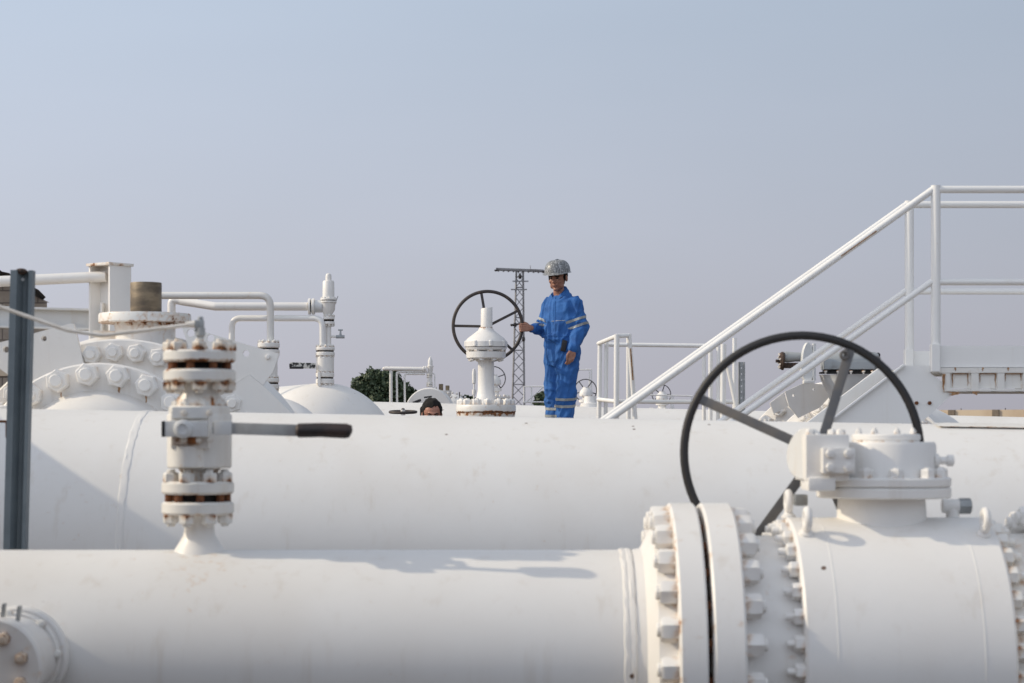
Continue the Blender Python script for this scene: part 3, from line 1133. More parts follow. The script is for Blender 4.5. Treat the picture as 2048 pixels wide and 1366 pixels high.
bm = BM()
ov = [P(1616 + 15.5 * math.cos(t) * (1.0 if math.sin(t) < 0 else .8), 725 - 41 * math.sin(t), DV - .12) for t in [2 * pi * i / 28 for i in range(28)]]
prism(bm, ov, (0, .06, 0), (), .006)
lp = part('yoke_plate', bm, 'offwhite', gt2)
bm = BM()
box(bm, P(1617, 764, DV - .11), (.07, .07, .022), None, .006)
part('yoke_foot', bm, 'worn', lp)
bm = BM()
box(bm, P(1628, 724, DV - .10), (.018, .05, .24), None, .004)
part('yoke_rib', bm, 'offwhite', lp)
bm = BM()
lathe(bm, [(0, 0), (0, .034), (.02, .036), (.07, .030), (.11, .030), (.12, .022), (.14, .022), (.14, 0)], P(1569, 714, DV), XA, 24)
part('drive_neck', bm, 'grey', gt2)
bm = BM()
lathe(bm, [(0, 0), (0, .052, .4), (.012, .060, .8), (.022, .060, .8), (.024, .05), (.024, 0)], P(1560, 722, DV), XA, 28)
dp = part('drive_plate', bm, 'rust_dark', gt2)
nuts(dp, nut_mesh('rusty', .014, .008, .004, .003), P(1560, 722, DV), (-1, 0, 0), .045, 8, .2)
bm = BM()
box(bm, P(1583, 731, DV), (.10, .05, .035), None, .006)
part('drive_foot', bm, 'rust_dark', gt2)
bm = BM()
box(bm, P(1556, 722, DV), (.03, .02, .02), None, .003)
part('drive_shaft', bm, 'rust_dark', gt2)
bm = BM()
tube(bm, [P(1741, 720, DV), P(1755, 711, DV), P(1757, 708, DV)], .010, 10)
sphere(bm, P(1756, 710, DV), .016, seg=12)
part('cable_gland', bm, 'black', gt2)

# ------------------------------------------------------------------ column, rail and beam of a pipe bridge at the left
D1 = 11.5
k = D1 / F
ct = thing('pipe_bridge', 'white steel column with rail and beam behind the grey post, rusty cap plates', 'pipe bridge', Vector((P(220, 0, D1).x, D1, 0)))
zt_, zb_ = P(0, 533, D1).z, 0
bm = BM()
cx = P(220, 0, D1).x
hgt = zt_
ang = Matrix.Rotation(R_(-38), 3, 'Z')


def hb(dx, dy, sx, sy, nm='column'):
    c = ang @ Vector((dx, dy, 0))
    box(bm, (cx + c.x, D1 + c.y, hgt / 2), (sx, sy, hgt), ang, .002)


hb(-.085, 0, .012, .16)
hb(.085, 0, .012, .16)
hb(0, 0, .158, .009)
part('column', bm, 'white', ct)
bm = BM()
box(bm, (cx, D1, zt_ + .008), (.20, .185, .016), ang, .003, .3)
part('cap_plate', bm, 'worn', ct)
bm = BM()
tube(bm, [P(-260, 575, D1 - .05), P(212, 553, D1 - .02)], .031, 20)
part('rail', bm, 'white', ct)
bm = BM()
a0, b0 = P(-300, 607, D1 + .1), P(206, 621, D1 + .1)
for dz, hh_, ww in ((0, .012, .12), (-.055, .10, .008), (-.112, .012, .12)):
    bar(bm, a0 + Vector((0, 0, dz)), b0 + Vector((0, 0, dz)), ww, hh_, (0, 0, 1), .001)
part('beam', bm, 'offwhite', ct)
bm = BM()
box(bm, P(206, 648, D1), (.012, .1, .24), None, .002)
part('splice_plate', bm, 'worn', ct)

# ------------------------------------------------------------------ stone outbuilding far left
D2 = 34
ht_ = thing('stone_building', 'low stone block building under old dark roof sheets at the far left', 'building', P(-160, 1100, D2))
xr_ = P(94, 0, D2).x
zE = P(0, 603, D2).z
bm = BM()
prism(bm, [Vector((xr_ - 6, D2, 0)), Vector((xr_, D2, 0)), Vector((xr_ - 1.8, D2 + 6, 0)), Vector((xr_ - 7.8, D2 + 6, 0))], (0, 0, zE))
wl_ = part('wall', bm, 'stone', ht_, smooth=False)
bm = BM()
box(bm, (P(30, 0, D2).x, D2 - .003, P(0, 745, D2).z), (1.5, .05, .12))
part('band_course', bm, 'precast', ht_, smooth=False)
bm = BM()
n = 26
L0, L1 = [], []
for i in range(n + 1):
    t = i / n
    xx = P(104, 0, D2).x - t * 3.2
    zz = P(0, 596, D2).z + t * 1.65 + .05 * math.sin(t * 9)
    wv = .035 * math.sin(i * pi)
    L0.append(bm.verts.new((xx, D2 - .45, zz + .03 * (i % 2) + rnd.uniform(-.015, .015))))
    L1.append(bm.verts.new((xx - 2.0, D2 + 6.4, zz + .03 * (i % 2))))
for i in range(n):
    bm.faces.new((L0[i], L0[i + 1], L1[i + 1], L1[i]))
bmesh.ops.solidify(bm, geom=bm.faces[:], thickness=.03)
part('roof', bm, 'sheet', ht_, smooth=False)
bm = BM()
prism(bm, [Vector((xr_ - .02, D2 + .02, zE)), Vector((xr_ - 3.0, D2 + .02, zE + 1.45)), Vector((xr_ - 3.0, D2 + .02, zE))], (0, .25, 0))
part('gable', bm, 'stone', ht_, smooth=False)

# ------------------------------------------------------------------ vessels with relief valve stack and piping
D3 = 16.0
s3 = D3 / F
vt1 = thing('pressure_vessel', 'white domed vessel end below the tall relief valve', 'vessel', P(655, 1300, D3))
bm = BM()
cc = P(652, 905, D3)
rr_ = 150 * s3
prof = [(-4.0, 0), (-4.0, rr_), (0, rr_)] + [(rr_ * .82 * math.sin(R_(6 * i)), rr_ * math.cos(R_(6 * i))) for i in range(1, 15)] + [(rr_ * .82, 0)]
lathe(bm, prof, P(648, 915, D3 + .08), Vector((.35, -1, 0)), 80)
part('shell', bm, 'white', vt1)
bm = BM()
box(bm, P(655, 1150, D3 + 1.2), (.5, .3, 1.3), None, .02)
part('saddle', bm, 'white', vt1)
vt2 = thing('pressure_vessel', 'white horizontal vessel seen left of the domed vessel end', 'vessel', P(575, 1300, D3 + .9))
bm = BM()
lathe(bm, [(0, 0), (0, .45), (1.0, .47), (1.0, 0)], P(425, 888, D3 + 1.2), XA, 64)
part('shell', bm, 'white', vt2)
bm = BM()
box(bm, P(500, 1150, D3 + 1.2), (.3, .5, 1.3), None, .02)
part('saddle', bm, 'white', vt2)

rt = thing('relief_valve', 'tall white relief valve stack standing on the domed vessel', 'valve', P(650, 790, D3))
RX = 650


def rv(name, mat, prof, px=655, seg=24):
    return vlathe(rt, name, mat, px, D3, prof, seg)


rv('pad', 'white', [(830, 0), (830, 62), (800, 46), (786, 33), (776, 22), (770, 15), (768, 0)], 650, 40)
rv('nozzle', 'white', [(780, 0), (780, 14), (764, 14), (764, 0)], 650)
vflange(rt, 650, D3, 745, 768, 754.5, 757.5, 18.5, 10, 'white', 'worn', .1, 6, 3.6, .7, 'rust_dark')
rv('ball_body', 'white', [(746, 0), (746, 15), (742, 18), (716, 18), (712, 15), (712, 0)], 650)
vflange(rt, 650, D3, 694, 712, 701, 704, 19.5, 10, 'white', 'worn', .1, 6, 3.6, .7, 'rust_dark')
rv('riser', 'white', [(696, 0), (696, 5.4), (650, 5.4), (650, 0)], 657)
vflange(rt, 658, D3, 633, 649, 639, 643, 11.5, 8, 'white', 'worn', .1, 4.5, 3, .7, 'rust_dark')
rv('relief_body', 'white', [(634, 0), (634, 8), (628, 9), (620, 14), (610, 14.5), (606, 16), (605, 0)], 656)
vflange(rt, 657, D3, 597, 605.5, 600.5, 602, 16.5, 8, 'white', 'white', 0, 4, 2.2, .7, 'rust_dark')
rv('spring_cover', 'white', [(598, 0), (598, 12), (564, 11.6), (561.5, 10), (561, 0)], 657)
rv('cap', 'white', [(562, 0), (562, 6), (552, 6), (548, 4.5), (546.5, 2), (546.3, 0)], 657)
bm = BM()
tube(bm, [P(672, 603, D3), P(676, 592, D3)], .003, 6)
part('seal_wire', bm, 'galv', rt)
for x0_, x1_ in ((617, 621.5), (624, 629.5)):
    part('flange', lathe(BM(), disc(0, (x1_ - x0_) * s3, 16.5 * s3), P(x0_, 613, D3), XA, 28), 'white', rt)
part('outlet_neck', lathe(BM(), [(0, 0), (0, 12 * s3), (4 * s3, 12.5 * s3), (16 * s3, 12 * s3), (16 * s3, 0)], P(629, 613, D3), XA, 24), 'offwhite', rt)
part('gasket', lathe(BM(), [(0, 0), (0, 12 * s3), (3 * s3, 12 * s3), (3 * s3, 0)], P(621, 613, D3), XA, 24), 'dark', rt)
bm = BM()
box(bm, P(606, 731, D3 - .06), (.20, .022, .045), Matrix.Rotation(.03, 3, 'Y'), .004)
lev = part('lever', bm, 'peel', rt)
bm = BM()
box(bm, P(593, 735.5, D3 - .085), (.11, .02, .018), None, .003)
box(bm, P(581.5, 731, D3 - .06), (.022, .03, .03), None, .006)
part('lever_grip', bm, 'black', lev)
bm = BM()
bar(bm, P(638.5, 744, D3 - .08), P(638.5, 772, D3 - .08), .022, .012, (0, 1, 0))
part('lock_bar', bm, 'white', rt)
bm = BM()
tube(bm, [P(657, 673, D3), P(672, 673, D3)], .010, 8)
nv = part('needle_valve', bm, 'white', rt)
bm = BM()
tube(bm, [P(672, 673.5, D3), P(689, 673.5, D3)], .014, 10)
lathe(bm, [(0, 0), (0, .014), (.02, .008), (.036, .007), (.05, .006), (.05, 0)], P(681, 672, D3), (0, 0, 1), 10)
tube(bm, [P(676.5, 660, D3), P(685.5, 660, D3)], .006, 8)
part('needle_body', bm, 'grey', nv)
# outlet pipe of the relief valve
ot = thing('vent_pipe', 'white outlet pipe running left from the tall relief valve, bent down behind', 'pipe', P(430, 613, D3))
part('pipe', tube(BM(), bend([P(615, 613, D3), P(432, 613, D3), P(362, 602, D3 + .12)], .03, 4), 8.4 * s3, 20), 'white', ot)
part('drop_pipe', tube(BM(), bend([P(364, 602, D3 + .12), P(343, 599, D3 + .14), P(343, 760, D3 + .14)], .06, 6), 8.2 * s3, 18), 'white', ot)
by = thing('bypass_pipe', 'slim white looped pipe under the outlet of the tall relief valve', 'pipe', P(500, 637, D3))
part('pipe', tube(BM(), bend([P(463, 775, D3 + .1), P(464, 636.5, D3 + .1), P(645, 636.5, D3 - .03), P(645, 695, D3 - .03)], .075, 8), 6.2 * s3, 18), 'clean', by)
# second stack with the upper loop
lp_t = thing('loop_pipe', 'white pipe with chipped paint looping over to the shorter flanged stack', 'pipe', P(540, 590, D3 - .5))
D4 = 15.3
s4 = D4 / F
part('pipe', tube(BM(), bend([P(300, 591, D4), P(540.5, 591, D4), P(541, 686, D4)], .085, 9), 7.2 * s4, 20), 'worn', lp_t)
st_ = thing('block_valve', 'short white flanged block valve under the end of the chipped loop pipe', 'valve', P(540, 790, D4))
vflange(st_, 537, D4, 685.5, 706, 696, 699.5, 22.5, 10, 'white', 'worn', .2, 7, 4.2, .7, 'rust_dark')
vlathe(st_, 'ball_body', 'white', 537, D4, [(757, 0), (757, 15), (753, 18), (712, 18), (706, 15), (705, 0)])
vflange(st_, 538, D4, 756, 779, 765, 768.5, 20.5, 10, 'worn', 'worn', .2, 6.5, 4, .7, 'rust_dark')
vlathe(st_, 'stub', 'white', 541, D4, [(900, 0), (900, 7.5), (778, 7.5), (778, 0)])
sg = thing('elbow_pipe', 'smooth white pipe elbow in front of the domed vessel, right of the plates', 'pipe', P(585, 1000, 14.4))
part('pipe', tube(BM(), bend([P(500, 846, 14.4), P(575, 850, 14.4), P(660, 960, 14.2), P(690, 1250, 14.2)], .6, 10), .20, 40), 'white', sg)

# ------------------------------------------------------------------ far pipe behind the worker, central gate valve
DP = 22.0
sp = DP / F


def ztp(px):
    return 1.5 + (HY - (804.5 + (px - 790) * (17.5 / 740))) * sp


pa_ = Vector(((560 - 1024) * sp, DP, ztp(560) - .5))
pb_ = Vector(((2100 - 1024) * sp, DP, ztp(2100) - .5))
single('far_pipe', lathe(BM(), [(0, 0), (0, .5), ((pb_ - pa_).length, .5), ((pb_ - pa_).length, 0)], pa_, pb_ - pa_, 64), 'pipe',
       'white pipe crossing behind the standing worker, seen just above the main pipe', 'pipe', (pa_ + pb_) / 2)
DM = 19.4
gm = thing('gate_valve', 'white gate valve with tall stem and brown handwheel beside the worker', 'valve', P(972, 840, DM))


def gv(name, mat, prof, px=972, seg=48):
    return vlathe(gm, name, mat, px, DM, prof, seg)


gv('valve_body', 'white', [(1190, 0), (1190, 52), (860, 52), (852, 50), (852, 0)])
gv('flange', 'worn', [(852, 0, .5), (852, 57, .3), (834, 57, .25), (827, 59, .6), (825.4, 59, .9), (825.4, 0, .5)])
gv('flange', 'worn', [(824.6, 0, .6), (824.6, 58, .9), (823.5, 60, .6), (821, 60, .12), (813, 60, .05), (810, 58.5, .15), (809.5, 0)])
gv('gasket', 'rust_dark', [(826, 0), (826, 58.2), (824, 58.2), (824, 0)])
nuts(gm, nut_mesh('white', .078, .048, .02, .012), P(972, 809.5, DM), (0, 0, 1), 50 * DM / F, 14, .1)
gv('yoke_column', 'white', [(810, 0), (810, 22, .3), (800, 21, .1), (792, 18.5), (780, 16.5), (718, 16), (716, 17), (716, 0)])
gv('flange', 'white', [(718, 0), (718, 36), (716, 39, .2), (704, 40), (703, 0)])
gv('flange', 'white', [(702, 0), (702, 34), (695.5, 34), (695.5, 0)], 972)
gv('flange', 'white', [(700, 0), (700, 40), (695, 42, .2), (694.6, 0)])
nuts(gm, nut_mesh('white', .050, .034, .012, .006), P(972, 703.5, DM), (0, 0, 1), 35 * DM / F, 8, .25)
nuts(gm, nut_mesh('white', .048, .026, .012, .006), P(972, 716.5, DM), (0, 0, -1), 31 * DM / F, 8, .25)
gv('gasket', 'rust_dark', [(694.8, 0), (694.8, 41), (693.6, 41), (693.6, 0)])
gv('bonnet', 'white', [(693.8, 0), (693.8, 42), (684, 42), (681, 40), (677, 37), (667, 24), (661, 16, .1), (656, 13.5, .5), (654.6, 13, .9), (654.6, 0)])
for i in range(8):
    a_ = 2 * pi * i / 8 + .25
    q = P(972, 693, DM) + Vector((math.cos(a_), math.sin(a_), 0)) * 39 * DM / F
    bm = BM()
    lathe(bm, [(0, 0), (0, .026), (.045, .026), (.054, .018), (.056, 0)], q, (0, 0, 1), 14)
    part('bolt_boss', bm, 'white', gm)
bm = BM()
sM = DM / F
o_ = P(974, 655, DM)
top = []
lathe(bm, [(0, 0), (0, 12.6 * sM), (37.5 * sM, 12.2 * sM), (39 * sM, 11.5 * sM), (39 * sM, 0)], o_, (0, 0, 1), 36)
for v in bm.verts:                                                  # cap cut on a slant with a flat on its right side
    if v.co.z > o_.z + 30 * sM:
        v.co.z += (v.co.x - o_.x) * .12
    v.co.x = min(v.co.x, o_.x + 10.8 * sM)
part('stem_cover', bm, 'white', gm, ang=28)
wM = P(975.5, 652, DM + .24)
wheel(gm, wM, Vector((.10, -1, 0)), 69.2 * (DM + .24) / F, .0165, P(974, 653, DM + .20), (101, 180, 252, 316, 27), .026, .010, 'iron', None, .03)
part('shaft', tube(BM(), [P(974, 653, DM), P(974, 653, DM + .22)], .02, 12), 'iron', gm)
sd = thing('gauge_post', 'small white capped gauge post left of the tall valve stem', 'pipe fitting', P(950, 860, DM + .8))
bm = BM()
lathe(bm, [(0, 0), (0, .008), (.09, .008), (.10, .018), (.20, .02), (.24, .012), (.25, 0)], P(948, 786, DM + .8), (0, 0, 1), 16)
lathe(bm, [(0, 0), (0, .02), (.05, .02), (.05, 0)], P(948, 789, DM + .8), (0, 0, 1), 12)
part('gauge', bm, 'white', sd)
part('pipe', tube(BM(), [P(948, 870, DM + .8), P(948, 782, DM + .8)], .008, 10), 'white', sd)

# small flat handwheel and hidden valve in front of the far pipe
fw = thing('flat_wheel_valve', 'small valve with a brown handwheel lying flat, beside the crouched man', 'valve', P(806, 900, 17.0))
wf = P(806, 824, 17)
rim = part('handwheel', torus(BM(), wf, Vector((0, -.07, 1)), 26 * 17 / F, .012), 'iron', fw)
for i in range(4):
    a_ = pi / 2 * i + .3
    part('spoke', bar(BM(), wf, wf + Vector((math.cos(a_), math.sin(a_), 0)) * 25 * 17 / F, .02, .01, (0, 0, 1)), 'iron', rim)
part('hub', lathe(BM(), [(0, 0), (0, .016), (.02, .02), (.055, .02), (.07, .012), (.075, 0)], wf - Vector((0, 0, .04)), (0, 0, 1), 12), 'iron', rim)
bm = BM()
lathe(bm, [(0, 0), (0, .12), (.06, .12), (.07, .06), (.40, .06), (.42, .03), (.62, .02), (.72, .02), (.72, 0)], wf - Vector((0, 0, .70)), (0, 0, 1), 24)
part('valve_body', bm, 'white', fw)
part('pipe', tube(BM(), [wf + Vector((-.1, 0, -.75)), wf + Vector((.4, 0, -.75))], .1, 24), 'white', fw)

# ------------------------------------------------------------------ distant piping group on the left of the worker
D6 = 42.0
s6 = D6 / F
hp = thing('header_pipe', 'distant white header pipe on three legs in front of the dark tree', 'pipe', P(800, 860, D6))
bm = BM()
lathe(bm, [(0, 0), (2 * s6, 2.5 * s6), (6 * s6, 4.2 * s6), (86 * s6, 4.6 * s6), (86 * s6, 0)], P(764, 737, D6), (1, 0, -.02), 20)
lathe(bm, disc(0, 3 * s6, 6 * s6), P(846, 738, D6), XA, 18)
lathe(bm, disc(0, 3 * s6, 6 * s6), P(850, 738, D6), XA, 18)
part('pipe', bm, 'white', hp)
part('leg', tube(BM(), [P(782, 741, D6), P(781.5, 920, D6)], 3.2 * s6, 12), 'white', hp)
part('leg', tube(BM(), bend([P(855, 744, D6), P(793.5, 744, D6), P(795.5, 920, D6)], .06, 5), 2.1 * s6, 12), 'white', hp)
part('leg', tube(BM(), bend([P(850, 748, D6), P(809, 748, D6), P(811, 920, D6)], .06, 5), 2.0 * s6, 12), 'white', hp)
fs = thing('distant_relief_valve', 'slim distant white relief valve stack above the crouched man', 'valve', P(859, 820, D6))


def fv(name, mat, prof, px=859.5):
    return vlathe(fs, name, mat, px, D6, prof, 18)


fv('base_nozzle', 'white', [(800, 0), (800, 5), (777, 5.2), (776, 0)])
vflange(fs, 859, D6, 766, 772, 768.6, 769.4, 6.5, 8, 'worn', 'worn', .1, 2.2, 1.3, .7, 'rust_dark')
fv('ball_body', 'white', [(767, 0), (767, 5), (753, 5), (753, 0)])
vflange(fs, 859, D6, 748, 754, 750.6, 751.4, 6, 8, 'worn', 'worn', .1, 2.2, 1.3, .7, 'rust_dark')
fv('relief_body', 'white', [(749, 0), (749, 3.5), (745, 4.5), (737, 5.5), (733, 6.5), (732, 6.5), (731, 4.8), (721, 4.6), (718, 3), (714, 1.6), (713, 0)], 860.5)
part('bypass', tube(BM(), bend([P(856, 746, D6), P(869.5, 747, D6), P(869.5, 776, D6)], .05, 5), 1.3 * s6, 10), 'white', fs)
fv('bypass_flange', 'white', [(790, 0), (790, 4), (776, 4.5), (774, 4.5), (774, 0)], 869.5)
ft1 = thing('distant_valve', 'distant white bolted valve with two brown stem covers above the crouched man', 'valve', P(885, 880, D6))
for nm2, px, py, rr2 in (('shell', 858, 832, 50), ('shell', 900, 838, 52)):
    bm = BM()
    sphere(bm, P(px, py, D6 + 1.2 * (px > 870)), rr2 * s6 * .95, rr2 * s6 * .7, rr2 * s6, 40)
    part(nm2, bm, 'white', ft1)
mn = nut_mesh('white', .045, .03, .016, .01)
for j, (rr2, n0) in enumerate(((38, 9), (46, 11))):
    for i in range(n0):
        a_ = R_(20 + 110 * i / (n0 - 1))
        q = P(903, 832, D6) + Vector((math.cos(a_) * rr2 * s6, -.42 + .12 * j, math.sin(a_) * rr2 * s6))
        copy_part('nut', mn, ft1, q, Vector((0, 0, 1)).rotation_difference(Vector((.2, -1, .2)).normalized()))
vlathe(ft1, 'stem_cover', 'brass', 882, D6, [(784, 0), (784, 4.4), (768, 4.4), (768, 0)], 18)
vlathe(ft1, 'stem_cover', 'brass', 895, D6, [(790, 0), (790, 4.0), (771, 4.0), (771, 0)], 18)
vlathe(ft1, 'top_flange', 'worn', 888, D6, [(800, 0), (800, 14), (784, 15), (781, 15), (781, 0)], 24)
bm = BM()
tube(bm, [P(919, 840, D6), P(919, 792, D6)], .008, 6)
tube(bm, [P(919, 793, D6), P(919, 784, D6)], .012, 6)
part('gauge_tube', bm, 'rust_dark', ft1)
dx_ = thing('distant_tank', 'distant white round tank end with dark bars above the crouched man', 'tank', P(858, 900, 38))


def far_valve(px, py, D, R_px, label, ang0, stem=True, wob=0.1):
    s_ = D / F
    t_ = thing('distant_gate_valve', label, 'valve', P(px, py + R_px * 3, D), 'distant valves with thin black handwheels')
    k_ = R_px / 22.0
    c_ = P(px, py, D + .4)
    wheel(t_, c_, Vector((wob, -1, .0)), R_px * s_, .011, P(px, py, D + .3), [ang0 + 72 * i for i in range(5)], .022, .01, 'black', None, .02)
    vlathe(t_, 'bonnet', 'white', px + 1, D, [(py + 50 * k_, 0), (py + 50 * k_, 9 * k_), (py + 24 * k_, 9 * k_), (py + 23 * k_, 14 * k_), (py + 18 * k_, 14 * k_), (py + 17 * k_, 7 * k_), (py + 12 * k_, 7 * k_),
                                              (py + 11 * k_, 13 * k_), (py + 4 * k_, 13 * k_), (py - 1 * k_, 10 * k_), (py - 5 * k_, 6 * k_), (py - 7 * k_, 6 * k_), (py - 7 * k_, 0)], 20)
    vlathe(t_, 'body', 'white', px + 1, D, [(py + R_px * 6, 0), (py + R_px * 6, 26 * k_), (py + 40 * k_, 26 * k_), (py + 36 * k_, 30 * k_), (py + 33 * k_, 30 * k_), (py + 33 * k_, 0)], 24)
    me_ = nut_mesh('worn', .05, .035, .016, .01)
    nuts(t_, me_, P(px + 1, py + 33 * k_, D), (0, 0, 1), 26 * k_ * s_, 10, .2)
    nuts(t_, me_, P(px + 1, py + 11 * k_, D), (0, 0, 1), 11 * k_ * s_, 8, .2)
    return t_


bm = BM()
lathe(bm, [(-.25, 0), (-.25, .46), (0, .46), (.05, .44), (.05, 0)], P(858, 824, 38), (-.1, -1, 0), 40)
part('shell', bm, 'white', dx_)
bm = BM()
bar(bm, P(848, 795, 37.6), P(864, 793, 37.6), .03, .03, (0, 1, 0))
bar(bm, P(826, 806, 37.6), P(842, 800, 37.6), .05, .04, (0, 1, 0))
part('dark_bar', bm, 'black', dx_)

far_valve(987, 757, 45, 24, 'distant white valve, wheel half hidden behind the tall valve stem', 20)
far_valve(1171, 781, 45, 22.5, 'distant white valve with thin black wheel between the worker and the white rails', 54, True, .05)
far_valve(1323, 789, 50, 20, 'distant white valve with black wheel seen under the stair handrails', 0, True, .3)
far_valve(1128, 812, 46, 15, 'distant low white valve, wheel behind the worker and the pylon base', 30)
# thin distant rails
for nm3, pts3, D_, lab in (
    ('railing', [[(1048, 806), (1048, 773), (1092, 773)], [(1050, 806), (1092, 769)], [(1063, 803), (1063, 773)], [(1046, 804), (1094, 804)]], 40, 'distant thin white railing between the pylon foot and the worker'),
    ('railing', [[(1168, 740), (1183, 739)], [(1179, 812), (1179, 739)], [(1183, 812), (1183, 739)], [(1150, 740), (1180, 739)]], 48, 'tall thin distant rail post right of the worker'),
    ('railing', [[(1300, 790), (1386, 792)], [(1342, 818), (1342, 790)], [(1346, 818), (1346, 790)], [(1382, 818), (1382, 791)], [(1300, 806), (1386, 806)]], 40, 'distant low white railing seen under the stair handrails'),
):
    t_ = thing(nm3, lab, 'railing', P(pts3[0][0][0], 900, D_), 'distant thin white railings')
    for pl_ in pts3:
        pl2 = [P(x, y, D_) for x, y in pl_]
        if abs(pl_[0][0] - pl_[-1][0]) < 3 and len(pl_) == 2:
            pl2[0].z = 0
        part('rail' if len(pl_) > 2 or abs(pl_[0][0] - pl_[-1][0]) > 5 else 'post', tube(BM(), pl2, .014, 8), 'clean', t_)
# equipment block by the white rails
eb = thing('valve_block', 'white and grey machine block right of the worker\'s boots', 'machine', P(1180, 880, 25))
bm = BM()
box(bm, P(1182, 835, 25), (.34, .5, .22), None, .02)
part('body', bm, 'offwhite', eb)
bm = BM()
box(bm, P(1155, 830, 24.9), (.04, .2, .24), None, .01)
part('rusty_plate', bm, 'rusty', eb)
bm = BM()
lathe(bm, [(0, 0), (0, .12), (.05, .12), (.06, .08), (.14, .07), (.14, 0)], P(1180, 815, 25), (0, 0, 1), 18)
part('cover', bm, 'white', eb)
sk = thing('steel_strut', 'dark rusty upright strut right behind the worker\'s shins', 'post', P(1099, 880, 20.6))
bm = BM()
box(bm, P(1096, 842, 20.6), (.02, .04, .32), None, .002)
box(bm, P(1103, 842, 20.62), (.025, .04, .32), None, .002)
part('channel', bm, 'rust_dark', sk)

# ------------------------------------------------------------------ lattice pylon
DL = 120.0
py_ = thing('pylon', 'grey lattice power pylon with a flat crossarm behind the worker', 'pylon', P(1037, 900, DL))
sL = DL / F
zt2, zb2 = P(0, 541, DL).z, 0.0
tx, bx = P(1039.5, 0, DL).x, P(1035.5, 0, DL).x


def corner(i, z):
    t = (z - zb2) / (zt2 - zb2)
    hw = (14 * (1 - t) + 6.7 * t) * sL
    cx_ = bx + (tx - bx) * t
    sx_, sy_ = ((-1, -1), (1, -1), (1, 1), (-1, 1))[i]
    return Vector((cx_ + sx_ * hw, DL + sy_ * hw, z))


for i in range(4):
    part('leg', bar(BM(), corner(i, zb2), corner(i, zt2), .08, .08, (1, 1, 0)), 'pylon', py_, smooth=False)
nlev = 17
zs = [zb2 + (zt2 - zb2) * (1 - (1 - k_ / nlev) ** 1.12) for k_ in range(nlev + 1)]
for i in range(4):
    bm = BM()
    for k_ in range(nlev):
        j = (i + 1) % 4
        a_, b_ = (corner(i, zs[k_]), corner(j, zs[k_ + 1])) if k_ % 2 else (corner(j, zs[k_]), corner(i, zs[k_ + 1]))
        tube(bm, [a_, b_], .024, 5)
        if k_ % 3 == 0:
            tube(bm, [corner(i, zs[k_]), corner(j, zs[k_])], .022, 5)
    part('lattice', bm, 'pylon', py_, smooth=False)
bm = BM()
for dy in (-.25, .25):
    bar(bm, P(992, 538.5, DL) + Vector((0, dy, 0)), P(1087, 542, DL) + Vector((0, dy, 0)), .13, .10, (0, 1, 0))
for i in range(10):
    x_ = 994 + 10 * i
    tube(bm, [P(x_, 538.6 + .037 * (x_ - 992), DL) + Vector((0, -.25, .02)), P(x_ + 8, 539 + .037 * (x_ - 992), DL) + Vector((0, .25, .02))], .04, 5)
    box(bm, P(x_ + 3, 541.5 + .037 * (x_ - 992), DL), (.10, .5, .06))
part('crossarm', bm, 'pylon', py_, smooth=False)
for px, py, hw in ((1041, 562.5, 16), (1038, 579, 16)):
    bm = BM()
    bar(bm, P(px - hw, py, DL - .25), P(px + hw, py, DL - .25), .07, .06, (0, 1, 0))
    part('step_bar', bm, 'pylon', py_, smooth=False)
for px, py, ln_ in ((1040, 553, 5), (1030, 649, 4), (1024, 650, 2.5), (1047, 678, 5), (992, 541, 2), (1087, 544, 2)):
    bm = BM()
    lathe(bm, [(0, 0), (.02, .09), (.1, .11), (ln_ * sL * 1.8, .09), (ln_ * sL * 2, 0)], P(px, py + ln_, DL - .35), (0, 0, 1), 10)
    part('insulator', bm, 'porcelain', py_)
bm = BM()
bar(bm, P(1022, 651, DL - .3), P(1043, 647, DL - .3), .11, .08, (0, 1, 0))
part('bracket', bm, 'porcelain', py_, smooth=False)
tube(bm := BM(), [P(1061, 540, DL), P(1060.5, 531, DL)], .02, 5)
part('spike', bm, 'pylon', py_)


